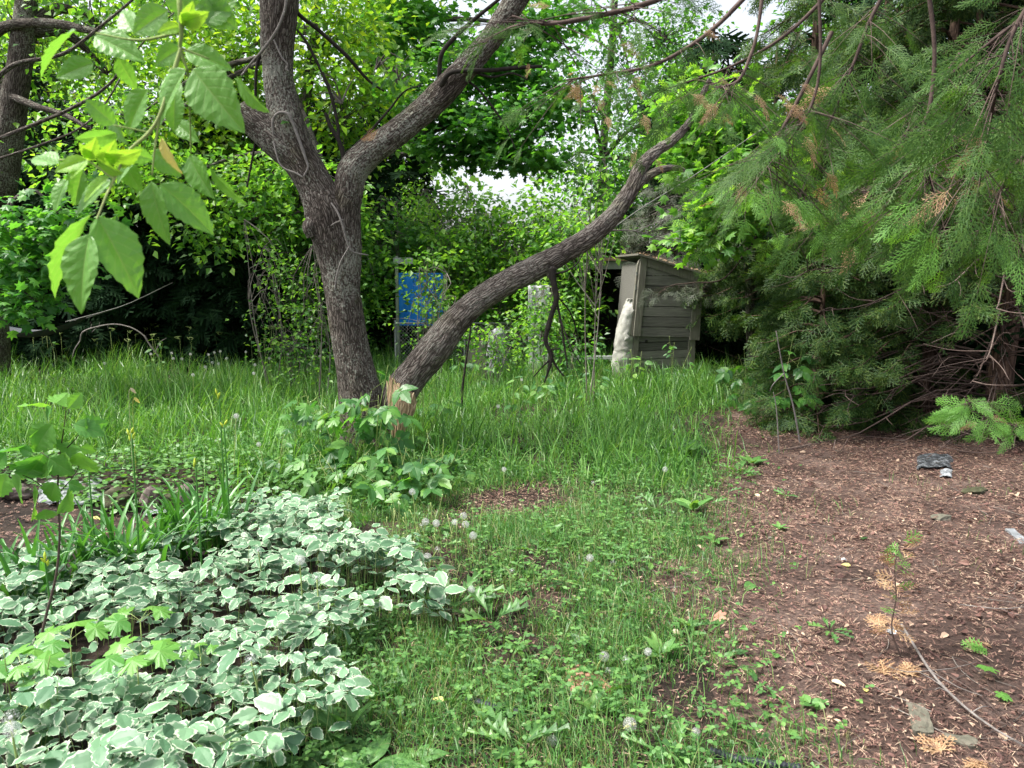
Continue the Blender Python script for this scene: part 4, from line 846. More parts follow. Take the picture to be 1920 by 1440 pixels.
# right-hand cedars
cedar('cedar_tree', 'dark cedar beside the right wall of the shed', 4.25, 11.2, 6.5, 1.5, 301, z0=1.0, nb=120, sp=SPm, dens=1.0, sector=radians(225), sector_w=1.1, prof=.4, hp=2)
cedar('cedar_tree', 'dark cedar with skirts reaching the ground right of the young pale stem', 4.35, 9.3, 6.5, 1.6, 302, z0=.15, nb=135, dens=1.1, sector=radians(230), sector_w=1.0, prof=.4, hp=2)
cedar('cedar_tree', 'dark cedar with low drooping branches over the edge of the path', 4.35, 7.9, 6.5, 1.45, 303, z0=.12, nb=120, dens=1.05, sector=radians(215), sector_w=.8, prof=.4, hp=2, trunk_r=.075, size=.2, deadn=8)
cedar('cedar_tree', 'bare-trunked cedar with a tangle of dead twigs at the right edge', 4.62, 7.15, 7, 1.9, 304, z0=.3, nb=120, sector=radians(200), sector_w=1.4, prof=.4, hp=2, trunk_r=.12, deadz=(.1, 2.3), deadn=90)
cedar('cedar_tree', 'thin red-brown cedar trunk left of the thick one among dead twigs', 4.75, 8.15, 6.5, 1.5, 305, z0=1.7, nb=60, sector=radians(200), prof=.4, hp=2, trunk_r=.07, deadn=50)
cedar('cedar_tree', 'cedar trunk deep in shade behind the tangle of dead twigs', 5.6, 9.2, 6.5, 1.7, 306, z0=.8, nb=80, prof=.4, hp=2, trunk_r=.1, deadn=40, mats=('cedar_bark', 'cedar_shade'), sp=SPl, size=.35)
cedar('cedar_tree', 'shaded cedar behind the thick trunk near the right edge', 6.3, 7.9, 6.5, 1.8, 307, z0=.6, nb=80, prof=.4, hp=2, trunk_r=.1, deadn=30, mats=('cedar_bark', 'cedar_shade'), sp=SPl, size=.35)
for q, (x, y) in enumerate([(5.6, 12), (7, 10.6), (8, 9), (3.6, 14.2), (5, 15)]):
    cedar('cedar_tree', 'dark cedar standing in the shade behind the front cedars', x, y, 6, 1.7, 310 + q, ('cedar_bark', 'cedar_shade'), .1, 100, .42, SPl, .1, .8, 'shaded cedars behind the front row', None, None, .3, .35, 1.3, 2.5)
cedar('dead_cedar', 'greying half-dead cedar brush above the roof of the shed', 2.95, 12.9, 3.9, 1.15, 320, ('deadtwig', 'cedar_grey'), 1.5, 70, .2, SPm, .06, .8, sector=radians(235), sector_w=1.2, prof=.3, hp=3, deadn=50)
cedar('young_cedar', 'young cedar skirting the path edge in front of the tall dark cedars', 3.2, 7.9, 2.5, .75, 331, z0=.05, nb=90, size=.2, trunk_r=.03, prof=.5, hp=1.6, deadn=4)
# overhanging boughs close to the camera
def bough(label, pts, rad, seed, nsp, size, Y=None, mats='cedar_near', t0=.3, tips=5, dead=2, spread=.5, sph=SPh, hang=-.85, off=.22):
    r = rs(seed); W_ = [P(*p) for p in pts]; t = thing('cedar_branch', label, 'cedar branch', tuple(W_[0]), 'cedar branches hanging over the path')
    a = Acc(); C = tube(a, W_, rad, 8, len(W_) * 8, 0, .001); c = Acc()
    def put(acc, f, k, sz, mt=0):
        ii = np.clip(f * (len(C) - 1), 0, len(C) - 1.001); i0 = ii.astype(int); p = C[i0] + (C[i0 + 1] - C[i0]) * (ii - i0)[:, None]
        th = r.uniform(0, 2 * pi, k); d = np.stack([np.cos(th) * spread * 1.6, np.sin(th) * spread, r.normal(hang, .35, k)], -1)
        n = np.stack([r.normal(0, .6, k), -1.2 + r.normal(0, .6, k), r.normal(.5, .4, k)], -1)
        pb = p.copy(); p = p + d * r.uniform(0, off, (k, 1)) ; s_ = sz * r.uniform(.6, 1.2, k)
        for q in range(len(sph)):
            z = np.arange(k) % len(sph) == q; scatter(acc, sph[q], p[z], rotm(d[z], n[z]), s_[z], mt)
        for q in range(0, k): tube(a, [pb[q], (pb[q] + p[q]) / 2 + [0, 0, .01], p[q] + d[q] / np.linalg.norm(d[q]) * s_[q] * .3], [.0015, .0012, .0006], 4, 5)
    put(c, r.uniform(t0, 1, int(nsp * 1.5)), int(nsp * 1.5), size * .64)
    tp_ = Acc()
    if tips: put(c, r.uniform(.86, 1, tips), tips, size * .6, 1)
    a.build('twig', M['redtwig'], t); c.build('foliage', [M[mats], M['cedar_tip']], t)
    for q in range(dead): d_ = Acc(); put(d_, r.uniform(.5, 1, 1), 1, size * .5); d_.build('dead_spray', M['cedar_dead'], t)
    return t
bough('cedar branch whose long bare twig ends in bright tips coloured as lit near the right', [(1738, -40, 2.3), (1752, 90, 2.3), (1745, 190, 2.3), (1730, 245, 2.3), (1735, 310, 2.3), (1752, 360, 2.3)], [.006, .005, .005, .004, .004, .002], 400, 30, .26, tips=7, spread=.75, t0=.5)
bough('cedar branch hanging from a bare twig left of the long one', [(1535, -30, 2.4), (1538, 110, 2.4), (1524, 190, 2.4), (1490, 250, 2.4), (1450, 300, 2.5), (1420, 330, 2.5)], [.005, .004, .004, .003, .003, .002], 401, 30, .22, tips=5, spread=.8, t0=.4)
bough('cedar branch with large orange dead sprays at the centre top', [(1432, -30, 2.2), (1420, 60, 2.2), (1405, 110, 2.2), (1385, 150, 2.2), (1350, 165, 2.2)], [.005, .004, .004, .003, .002], 402, 14, .16, tips=4, dead=8, spread=.9, t0=.6)
bough('feathery cedar branch drooping in at the upper right corner', [(1960, -40, 2.0), (1900, 60, 2.0), (1870, 160, 2.0), (1850, 260, 2.1), (1830, 330, 2.1)], [.006, .005, .004, .003, .002], 403, 40, .26, tips=5, spread=.7, t0=.15)
bough('cedar branch hanging low at the right edge over the long twig tip', [(2000, 150, 2.2), (1940, 260, 2.2), (1890, 330, 2.2), (1860, 400, 2.2)], [.006, .005, .004, .002], 404, 26, .24, tips=4, spread=.7, t0=.2)
bough('cedar branch trailing across the top left of the overhang', [(1340, -60, 1.8), (1230, 0, 1.8), (1120, 30, 1.8), (1020, 45, 1.8), (960, 30, 1.8)], [.008, .006, .005, .004, .002], 405, 22, .14, tips=0, dead=6, spread=1.0, t0=.2, hang=-.45)
bough('sparse cedar branch with reddish dead sprays against the bright sky', [(1420, -30, 2.6), (1330, 60, 2.6), (1230, 120, 2.6), (1130, 140, 2.6), (1060, 150, 2.6)], [.008, .006, .005, .004, .002], 406, 18, .16, tips=0, dead=13, spread=.8, t0=.3, hang=-.8)
bough('dense cedar branch filling the top between the two bare twigs', [(1700, -80, 2.9), (1640, 20, 2.9), (1600, 120, 2.9), (1560, 220, 2.9), (1520, 320, 2.9)], [.008, .006, .005, .004, .002], 407, 40, .26, tips=0, dead=4, spread=.8, t0=.1)
bough('cedar branch spreading left with a lower fringe coloured as lit above the bright maple', [(1560, 60, 2.8), (1500, 180, 2.8), (1450, 270, 2.8), (1410, 320, 2.8), (1400, 345, 2.8)], [.007, .006, .005, .003, .002], 408, 26, .2, tips=7, dead=6, spread=.8, t0=.3)
bough('cedar branch sagging in front of the dark trunks', [(1950, 120, 3.4), (1850, 220, 3.4), (1740, 300, 3.4), (1660, 340, 3.4), (1600, 370, 3.4)], [.009, .007, .005, .004, .002], 409, 26, .26, tips=8, dead=4, spread=.8, t0=.1)
bough('dark cedar branch high in the middle of the overhang', [(1600, -60, 3.6), (1480, 60, 3.6), (1380, 120, 3.6), (1300, 150, 3.6), (1240, 170, 3.6)], [.009, .007, .005, .004, .002], 410, 34, .24, tips=0, dead=3, spread=.8, t0=.1)
bough('cedar branch in the top right behind the feathery corner branch', [(2050, -100, 3.4), (1930, 20, 3.4), (1830, 100, 3.4), (1760, 160, 3.4), (1700, 220, 3.4)], [.009, .007, .005, .004, .002], 411, 46, .3, tips=0, dead=3, spread=.8, t0=.05)
bough('cedar branch with yellowish fringe hanging left of the dark trunks', [(1800, 100, 4.2), (1720, 220, 4.2), (1640, 320, 4.2), (1580, 380, 4.2), (1530, 430, 4.2)], [.009, .007, .005, .004, .002], 412, 30, .28, tips=3, dead=4, spread=.8, t0=.05)
bough('thin cedar branch hanging before the planks of the shed', [(1420, 440, 9.6), (1360, 520, 9.6), (1300, 530, 9.6), (1260, 535, 9.6), (1235, 550, 9.6)], [.012, .009, .007, .005, .003], 413, 26, .24, tips=0, dead=0, spread=.8, t0=.35, sph=SPm, mats='cedar_grey')
bough('bright green cedar sprig poking in at the lower right edge', [(1990, 790, 2.6), (1920, 792, 2.6), (1880, 798, 2.6), (1845, 778, 2.6), (1810, 750, 2.6)], [.004, .003, .003, .002, .001], 414, 12, .19, tips=20, dead=2, spread=1.1, t0=.2, hang=-.4, off=.05, mats='cedar_tip')

# ------------------------------------------------------------------ leaning plank shed
def rotY(a): return np.array([[cos(a), 0, sin(a)], [0, 1, 0], [-sin(a), 0, cos(a)]])
def rotZ(a): return np.array([[cos(a), -sin(a), 0], [sin(a), cos(a), 0], [0, 0, 1]])
SY = 11.2; s0 = P(1174, 716, SY); s0[2] = -.02
shed = thing('shed', 'small weathered grey plank shed leaning under the cedars', 'shed', s0)
RS = rotZ(radians(9)) @ rotY(radians(-1.5)); k_ = SY / F
def sl(p): return RS @ np.array(p) + s0                  # shed local (x right, y back, z up)
def prism(acc, poly, y0, y1, mat=0, luvs=1.0):           # polygon in local x-z extruded between y0 and y1
    n = len(poly); Vv = [sl((x, y0, z)) for x, z in poly] + [sl((x, y1, z)) for x, z in poly]
    U = [(x, y0, z) for x, z in poly] + [(x, y1, z) for x, z in poly]
    L_ = list(range(n)) + list(range(2 * n - 1, n - 1, -1)); S_ = [n, n]
    for i in range(n): j = (i + 1) % n; L_ += [i, n + i, n + j, j]; S_ += [4]
    acc.add(Vv, L_, S_, mat, U)
SW, SD = 1.10, .95
r = rs(77)
# x of the left/right edges at height z (the lower box leans, the upper box leans more)
def xl(z): return .06 + .10 * z
def xr(z): return 1.06 + .075 * z
ZM = .72
def roofz(x): return 1.86 - .30 * (x - .2) * 1.0
a = Acc(); z = -.02
while z < ZM + .1:                                        # lower wall: horizontal boards
    h = .125; dy = r.uniform(0, .006)
    prism(a, [(xl(z) + .05, z + .003), (xr(z) - .06, z - .003 + .0), (xr(z + h) - .06, z + h - .010), (xl(z + h) + .05, z + h - .008)], .03 + dy, .055)
    z += h
a.build('lower_wall', M['plank'], shed)
a = Acc(); z = ZM - .02; q = 0
while z < 1.85:                                           # upper wall, proud of the lower one
    h = .15; sl_ = -.045; dy = r.uniform(0, .006)
    x0, x1 = xl(z) + .06, xr(z) - .02; zt0 = min(z + h - .010, roofz(x0)); zt1 = min(z + h - .010 + sl_, roofz(x1))
    zb0, zb1 = z, z + sl_
    if zb1 >= roofz(x1) - .01:
        xm = x0 + (x1 - x0) * max(.05, (roofz(x0) - z) / max(.01, (roofz(x0) - z) + (zb1 - roofz(x1)) + .01)); 
        if roofz(x0) - z > .02: prism(a, [(x0, z), (xm, z + sl_ * .6), (x0, min(z + h, roofz(x0)))], -.03 + dy, .0)
    else: prism(a, [(x0, zb0), (x1, zb1), (x1, zt1), (x0, zt0)], -.03 + dy, .0)
    z += h; q += 1
a.build('upper_wall', M['plank'], shed)
for nm, pl, y0, y1 in (('corner_post', [(xl(ZM) - .03, ZM - .01), (xl(ZM) + .075, ZM - .014), (xl(1.8) + .075, roofz(xl(1.8)) - .0), (xl(1.8) - .02, roofz(xl(1.8)) + .02)], -.052, -.02),
                       ('corner_post', [(xr(ZM) - .14, ZM - .10), (xr(ZM) + .01, ZM - .11), (xr(1.4) + .01, roofz(xr(1.5)) - .02), (xr(1.4) - .12, roofz(xr(1.5)) + .01)], -.052, -.02),
                       ('corner_post', [(xr(0) - .11, -.05), (xr(0) + .0, -.05), (xr(ZM) - .03, ZM - .05), (xr(ZM) - .13, ZM - .05)], .0, .08),
                       ('corner_post', [(xl(0) - .0, -.05), (xl(0) + .08, -.05), (xl(ZM) + .08, ZM), (xl(ZM) + .0, ZM)], .0, .08),
                       ('eave_board', [(xl(1.8) + .08, roofz(xl(1.8)) - .13), (xr(1.4) - .02, roofz(xr(1.4)) - .12), (xr(1.4) + .03, roofz(xr(1.4)) - .005), (xl(1.8) + .08, roofz(xl(1.8)) - .0)], -.047, -.033),
                       ('door_edge', [(xl(ZM) - .075, ZM + .0), (xl(ZM) - .035, ZM), (xl(1.8) - .03, roofz(xl(1.8)) - .02), (xl(1.8) - .065, roofz(xl(1.8)) - .1)], -.02, .03)):
    a = Acc(); prism(a, pl, y0, y1); a.build(nm, M['post'], shed)
a = Acc()                                                 # left, right and back walls, dark inside
prism(a, [(xl(0) + .005, 0), (xl(0) + .03, 0), (xl(1.8) + .03, 1.78), (xl(1.8) + .005, 1.78)], .08, SD); prism(a, [(xr(0) - .035, 0), (xr(0) - .01, 0), (xr(1.4) - .01, 1.42), (xr(1.4) - .035, 1.42)], .08, SD)
prism(a, [(xl(0) + .03, 0), (xr(0) - .04, 0), (xr(1.4) - .04, 1.42), (xl(1.8) + .03, 1.78)], SD - .03, SD); a.build('side_walls', M['plank'], shed)
a = Acc(); e0, e1 = xl(1.8) - .08, xr(1.4) + .14; prism(a, [(e0, roofz(e0) + .012), (e1, roofz(e1) + .008), (e1, roofz(e1) + .035), (e0, roofz(e0) + .04)], -.10, SD + .08); roof = a.build('roof', M['post'], shed)
a = Acc(); n = 900; lx = r.uniform(e0 + .04, e1, n); ly = r.uniform(-.1, SD, n) ** 1.0; th = r.uniform(0, 6.28, n)
pp = np.array([sl((lx[q], ly[q], roofz(lx[q]) + .045 + .03 * r.rand())) for q in range(n)]); d, nn = flatdirs(r, n, 0, .4); scatter(a, NB, pp, rotm(d, nn), np.stack([r.uniform(.006, .02, n), r.uniform(.02, .07, n), r.uniform(.02, .04, n)], -1))
lt = a.build('roof_litter', M['duff'], shed)
a = Acc(); C_ = sl((xl(.62) + .2, .02, .62)); box(a, C_, (.035, .02, .035), R=RS); a.build('knot_hole_shade', M['interior'], shed)  # solid near-black block; the dark of a hole is its colour
a = Acc(); C_ = sl((xl(1.45) - .06, -.03, 1.42)); box(a, C_, (.02, .02, .07), R=RS); C_ = sl((xl(1.6) - .06, -.03, 1.62)); box(a, C_, (.02, .02, .05), R=RS); a.build('hinge', M['wire'], shed)

# white sack slumped on the shed's left corner
def blob(acc, rings, n=28, mat=0, wr=.02, seed=0):        # rings: (cx, cy, cz, rx, ry)
    pr = smooth_path(np.array(rings, float), len(rings) * 6); th = np.linspace(0, 2 * pi, n, endpoint=False); V = []
    for k, (x, y, z, a_, b_) in enumerate(pr):
        w_ = (fbm(np.cos(th) * 2.5 + seed, np.sin(th) * 2.5, np.full(n, k * .25), 3) - .5) * wr * 2
        V.append(np.stack([x + np.cos(th) * (a_ + w_), y + np.sin(th) * (b_ + w_), np.full(n, z) + w_ * .3], -1))
    V = np.concatenate(V); m = len(pr); i = np.arange(m - 1)[:, None]; j = np.arange(n)[None, :]; j2 = (j + 1) % n
    Q_ = np.stack([i * n + j, i * n + j2, (i + 1) * n + j2, (i + 1) * n + j], -1).reshape(-1)
    V = np.vstack([V, pr[0, :3], pr[-1, :3]]); c0 = len(V) - 2; jj = np.arange(n); e = (m - 1) * n
    L_ = np.concatenate([Q_, np.stack([(jj + 1) % n, jj, np.full(n, c0)], -1).ravel(), np.stack([e + jj, e + (jj + 1) % n, np.full(n, c0 + 1)], -1).ravel()])
    acc.add(V, L_, np.concatenate([np.full((m - 1) * n, 4), np.full(2 * n, 3)]), mat, None, True)
def pz(px, py, Y): return P(px, py, Y)
a = Acc(); Ys = 11.12
rg = []
Ys = 11.32
for lx_, py, w in ((1146, 700, 40), (1147, 680, 42), (1149, 662, 42), (1151, 652, 38), (1153, 635, 38), (1157, 615, 38), (1162, 596, 34), (1167, 580, 28), (1172, 568, 20), (1176, 560, 10)):
    c = pz(lx_ + w / 2, py, Ys); rg.append((c[0], Ys, c[2], w / 2 * k_, .13 if w > 20 else .06))
rg = [(rg[0][0], Ys, -.02, .16, .12)] + rg
blob(a, rg, 40, wr=.022, seed=3); blob(a, [(*pz(1172, 640, 11.13), .02, .01), (*pz(1176, 634, 11.13), .04, .02), (*pz(1172, 624, 11.13), .015, .01)], 12, wr=.012)
tag(a.build('sack', M['sack'], loc=(rg[0][0], Ys, 0)), 'tall dirty white sack slumped against the left corner of the plank shed', 'sack')

# ------------------------------------------------------------------ dark open outbuilding, blue board, fence and pale junk behind the stem
gY = 13.4; gL, gR = P(1020, 500, gY)[0], P(1205, 500, gY)[0] + .7
gz = P(1150, 497, gY)[2]
gt = thing('open_shed', 'dark open-fronted outbuilding with a pale lintel left of the plank shed', 'shed', ((gL + gR) / 2, gY, 0))
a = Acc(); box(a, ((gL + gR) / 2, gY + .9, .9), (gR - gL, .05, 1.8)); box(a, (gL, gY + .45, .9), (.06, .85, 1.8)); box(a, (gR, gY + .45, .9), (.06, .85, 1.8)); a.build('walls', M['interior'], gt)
a = Acc(); box(a, ((gL + gR) / 2, gY - .02, gz), (gR - gL + .2, .05, .14)); a.build('lintel', M['greywood'], gt)
a = Acc(); box(a, ((gL + gR) / 2, gY + .42, gz + .1), (gR - gL + .3, 1.05, .05)); a.build('roof', M['duff'], gt)
for xx in (gL + .05, gR - .05):
    a = Acc(); box(a, (xx, gY - .03, gz / 2 - .05), (.09, .07, gz - .04)); a.build('post', M['greywood'], gt)
bY = 12.9; p0, p1 = P(746, 608, bY), P(830, 514, bY)
bt = thing('blue_board', 'bright blue board on a grey post behind the shrubs right of the main trunk', 'board', ((p0[0] + p1[0]) / 2, bY, 0))
a = Acc(); nxs = 24
gxs = np.linspace(p0[0] + .03, p1[0], nxs); gzs = np.linspace(p0[2], p1[2], nxs); XX, ZZ = np.meshgrid(gxs, gzs); YY = bY + .012 * np.sin(XX * 40) + .02 * (fbm(XX * 4, ZZ * 4, None, 2) - .5)
Vf = np.stack([XX, YY, ZZ], -1).reshape(-1, 3); Vb = Vf + [0, .02, 0]; ii, jj = np.meshgrid(np.arange(nxs - 1), np.arange(nxs - 1), indexing='ij'); Qf = np.stack([ii * nxs + jj, ii * nxs + jj + 1, (ii + 1) * nxs + jj + 1, (ii + 1) * nxs + jj], -1).reshape(-1)
a.add(Vf, Qf, np.full((nxs - 1) ** 2, 4), 0, None, True); a.add(Vb, Qf.reshape(-1, 4)[:, ::-1].ravel(), np.full((nxs - 1) ** 2, 4), 0, None, True)
box(a, ((p0[0] + p1[0]) / 2 + .015, bY + .01, p1[2] + .01), (p1[0] - p0[0] - .03, .04, .02)); box(a, ((p0[0] + p1[0]) / 2 + .015, bY + .01, p0[2] - .01), (p1[0] - p0[0] - .03, .04, .02))
a.build('panel', M['blue'], bt)
a = Acc(); zt = P(742, 480, bY)[2]; box(a, (p0[0] - .0, bY, zt / 2), (.05, .06, zt)); a.build('post', M['greywood'], bt)
a = Acc(); box(a, (p1[0] + .03, bY, p1[2] / 2), (.04, .05, p1[2])); a.build('post', M['greywood'], bt)
a = Acc(); box(a, (p0[0] + .12, bY - .06, P(750, 489, bY)[2]), (.32, .05, .1)); a.build('crossbar', M['white'], bt)
# chain link fence
fY = 12.5; f0, f1 = P(742, 690, fY)[0], P(1000, 690, fY)[0]; fz = P(742, 606, fY)[2]
ft = thing('chain_link_fence', 'low chain link fence below the blue board', 'fence', ((f0 + f1) / 2, fY, 0))
a = Acc(); sp_ = .06; nn_ = int((f1 - f0) / sp_)
for q in range(-int(fz / sp_), nn_):
    for sg in (1, -1):
        xa = f0 + q * sp_; za, zb = 0, fz; xb = xa + fz
        if xa < f0: za += f0 - xa; xa = f0
        if xb > f1: zb -= xb - f1; xb = f1
        if zb <= za: continue
        if sg == -1: za, zb = fz - za, fz - zb
        tube(a, [(xa, fY + .003 * sg, za), (xb, fY + .003 * sg, zb)], [.0035, .0035], 3, 2, cap=False)
a.build('mesh', M['wire'], ft)
a = Acc(); tube(a, [(f0, fY, fz), (f1, fY, fz)], [.014, .014], 8, 2); a.build('rail', M['wire'], ft)
for xx in (f0, (f0 + f1) / 2, f1):
    a = Acc(); tube(a, [(xx, fY + .03, -.05), (xx, fY + .03, fz + .05)], [.022, .022], 10, 2); a.build('post', M['wire'], ft)
# white standing panel, white plank, pale bucket, grey block
def slab(name, label, cat, px0, px1, py0, py1, Y, d, mat, wav=.03, rot=0, n=20, ground=True):
    a0, a1 = P(px0, py1, Y), P(px1, py0, Y); w, h = a1[0] - a0[0], a1[2] - (0 if ground else a0[2]); zb = 0 if ground else a0[2]
    us, vs = np.meshgrid(np.linspace(0, 1, n), np.linspace(0, 1, n)); a = Acc()
    wv = (fbm(us * 3 + px0, vs * 4, None, 3) - .5) * wav * 2
    f = np.stack([a0[0] + us * w + wv * .2, Y + wv - vs * .0, zb + vs * h + wv * .1], -1).reshape(-1, 3); b = f + [0, d, 0]
    ii, jj = np.meshgrid(np.arange(n - 1), np.arange(n - 1), indexing='ij'); q = np.stack([ii * n + jj, ii * n + jj + 1, (ii + 1) * n + jj + 1, (ii + 1) * n + jj], -1).reshape(-1, 4)
    rim = list(range(n)) + [k * n + n - 1 for k in range(1, n)] + [(n - 1) * n + k for k in range(n - 2, -1, -1)] + [k * n for k in range(n - 2, 0, -1)]
    m_ = n * n; Ls = list(q.ravel()) + list((q[:, ::-1] + m_).ravel()); Ss = [4] * (2 * len(q))
    for k in range(len(rim)): k2 = (k + 1) % len(rim); Ls += [rim[k2], rim[k], rim[k] + m_, rim[k2] + m_]; Ss.append(4)
    a.add(np.vstack([f, b]), Ls, Ss, 0, None, True)
    return tag(a.build(name, M[mat], loc=(a0[0] + w / 2, Y, 0)), label, cat)
slab('standing_panel', 'tall narrow white panel standing behind the hanging dead branch', 'panel', 990, 1031, 535, 700, 12.0, .04, 'white', .05)
a = Acc(); q0, q1 = P(1060, 670, 11.9), P(1190, 667, 11.9); box(a, ((q0[0] + q1[0]) / 2, 11.9, q0[2]), (q1[0] - q0[0], .14, .045)); 
for xx in (q0[0] + .1, q1[0] - .1): box(a, (xx, 11.9, (q0[2] - .024) / 2), (.12, .1, q0[2] - .026))
tag(a.build('bench_plank', M['white'], loc=((q0[0] + q1[0]) / 2, 11.9, 0)), 'long white plank lying low on supports left of the plank shed', 'plank')
c = P(932, 628, 11.6); a = Acc(); blob(a, [(c[0], 11.6, 0, .06, .06), (c[0], 11.6, .1, .17, .15), (c[0], 11.6, c[2] * .6, .16, .15), (c[0], 11.6, c[2] + .0, .13, .12), (c[0] + .02, 11.6, c[2] + .1, .05, .04)], 24, wr=.03, seed=8)
tag(a.build('plastic_bag', M['plastic'], loc=(c[0], 11.6, 0)), 'full pale plastic bag under the bend of the leaning stem', 'bag')
c = P(893, 628, 11.9); a = Acc(); box(a, (c[0], 11.9, c[2] - .3), (.28, .2, .4)); box(a, (c[0], 11.9, .1), (.4, .22, .2))
tag(a.build('timber_block', M['post'], loc=(c[0], 11.9, 0)), 'grey timber block beside the pale bag behind the leaning stem', 'block')
# cord stretched past the leaning stem
a = Acc(); tube(a, [P(990, 520, 7.2), P(1100, 462, 7.4), P(1200, 392, 7.6), P(1300, 330, 7.8), P(1400, 262, 8.0), P(1440, 235, 8.1)], [.006] * 6, 6, 40)
tag(a.build('cord', M['cord'], loc=tuple(P(1200, 392, 7.6))), 'thin dark cord slanting from the leaning stem up into the cedars', 'cord')
a = Acc(); tube(a, [P(1145, 432, 7), P(1190, 433, 7.1), P(1235, 445, 7.2), P(1300, 458, 7.4)], [.008, .006, .005, .003], 5, 20)
tube(a, [P(1190, 433, 7.1), P(1230, 418, 7.2), P(1262, 408, 7.2)], [.005, .004, .002], 5, 10)
for q in range(8): f = r.rand(); p_ = P(1190 + 110 * f, 433 + 20 * f, 7.2); tube(a, [p_, p_ + r.normal(0, .15, 3) + [0, 0, .08]], [.003, .001], 3, 3)
tag(a.build('bare_branch', M['greytwig'], loc=tuple(P(1145, 432, 7))), 'thin bare grey branch reaching right from the leaning stem above the shed', 'branch')
# hammock and arched dead branch at the left
hY = 12.0; a = Acc(); n1, n2 = 40, 14; us, vs = np.meshgrid(np.linspace(0, 1, n1), np.linspace(-1, 1, n2))
x0, x1 = P(-60, 600, hY)[0], P(165, 600, hY)[0]; ztop = P(0, 590, hY)[2]
wid = .32 * np.sin(pi * us) ** .6; XX = x0 + us * (x1 - x0); YY = hY + vs * wid; ZZ = ztop - .36 * np.sin(pi * us) ** .8 + .10 * vs ** 2 * np.sin(pi * us)
Vv = np.stack([XX, YY, ZZ], -1).reshape(-1, 3); ii, jj = np.meshgrid(np.arange(n2 - 1), np.arange(n1 - 1), indexing='ij'); Qh = np.stack([ii * n1 + jj, ii * n1 + jj + 1, (ii + 1) * n1 + jj + 1, (ii + 1) * n1 + jj], -1).reshape(-1)
ht = thing('hammock', 'dark striped hammock slung low in front of the back hedge at the left', 'hammock', ((x0 + x1) / 2, hY, 0))
a.add(Vv, Qh, np.full((n1 - 1) * (n2 - 1), 4), 0, None, True); a.build('cloth', M['hamm'], ht)
a = Acc()
for xx, ex in ((x0, -1.6), (x1, 1.2)):
    a = Acc()
    for vv in (-1, -.4, .4, 1): tube(a, [(xx + (.25 if ex < 0 else -.25), hY + vv * .18, ztop - .1), (xx + ex * .5, hY, ztop + .15), (xx + ex, hY + .4, ztop + .5)], [.006] * 3, 4, 8)
    a.build('rope', M['cord'], ht)
a = Acc(); aY = 11.5
tube(a, [P(150, 640, aY), P(156, 622, aY), P(185, 612, aY), P(215, 608, aY), P(245, 614, aY), P(268, 628, aY), P(280, 645, aY), P(300, 672, aY)], [.012, .011, .01, .009, .01, .011, .012, .01], 6, 50)
tube(a, [P(292, 660, aY), P(300, 642, aY), P(312, 634, aY)], [.008, .006, .004], 5, 8); tube(a, [P(292, 660, aY), P(282, 650, aY), P(276, 636, aY), P(270, 628, aY)], [.008, .007, .006, .003], 5, 8); tube(a, [P(150, 640, aY), P(140, 655, aY), P(135, 672, aY)], [.01, .008, .006], 5, 8)
for k in range(14): f = r.rand(); p_ = P(152 + 60 * f, 622 - 13 * f, aY); tube(a, [p_, p_ + r.normal(0, .05, 3)], [.004, .002], 3, 3)
tag(a.build('arched_branch', M['greytwig'], loc=tuple(P(150, 640, aY))), 'dead pale branch arching over the grass beside the hammock', 'branch')

# ------------------------------------------------------------------ stones, junk and objects lying on the ground
def rock(name, label, px, py, wx, wz, mat, seed, depth=.8, cat='stone', sink=.45, group=None, z=None, flat=False):
    r = rs(seed); g = G(px, py, .0); k = g[1] / F; rx, rz = wx * k / 2, wz * k / 2; ry = rx * depth
    import bmesh
    bm = bmesh.new(); bmesh.ops.create_icosphere(bm, subdivisions=4, radius=1); V = np.array([v.co[:] for v in bm.verts]); Fc = np.array([[v.index for v in f.verts] for f in bm.faces]); bm.free()
    for q in range(11):
        n = r.normal(0, 1, 3); n /= np.linalg.norm(n); c = r.uniform(.6, .9); dd = V @ n; V = V - np.maximum(dd - c, 0)[:, None] * n
    nz = fbm(V[:, 0] * 2 + seed, V[:, 1] * 2, V[:, 2] * 2, 3); V = V * (1 + (nz[:, None] - .5) * .55) * (1 + (fbm(V[:, 0] * 7 + seed, V[:, 1] * 7, V[:, 2] * 7, 3)[:, None] - .5) * .14)
    V = V * [rx, ry, rz]; th = r.uniform(-.4, .4); V = V @ rotZ(th).T
    gz_ = float(gh(g[0], g[1])); V = V + [g[0], g[1], gz_ + rz * (1 - sink)]
    a = Acc(); a.add(V, Fc.ravel(), np.full(len(Fc), 3), 0, None, not flat)
    return tag(a.build(name, M[mat], loc=(g[0], g[1], gz_)), label, cat, group)
rock('stone', 'mossy grey-green pointed stone, leftmost of the row edging the dark bed', 226, 938, 62, 62, 'moss', 1)
rock('stone', 'pinkish stone in the middle of the row edging the dark bed', 284, 938, 44, 62, 'stone', 2)
rock('stone', 'dark rounded stone right of the pinkish one in the bed edging', 316, 938, 40, 46, 'moss', 3)
rock('stone', 'largest angular grey stone at the right end of the bed edging', 350, 934, 54, 58, 'stone', 4)
rock('stone', 'small dark stone tucked between the mossy and the pinkish stones', 255, 934, 30, 40, 'moss', 5)
rock('stone', 'low dark stone partly hidden by the sapling at the far left', 148, 925, 50, 34, 'stone', 6)
rock('stone', 'low grey stone at the left edge of the dark bed', 30, 925, 70, 30, 'stone', 16)
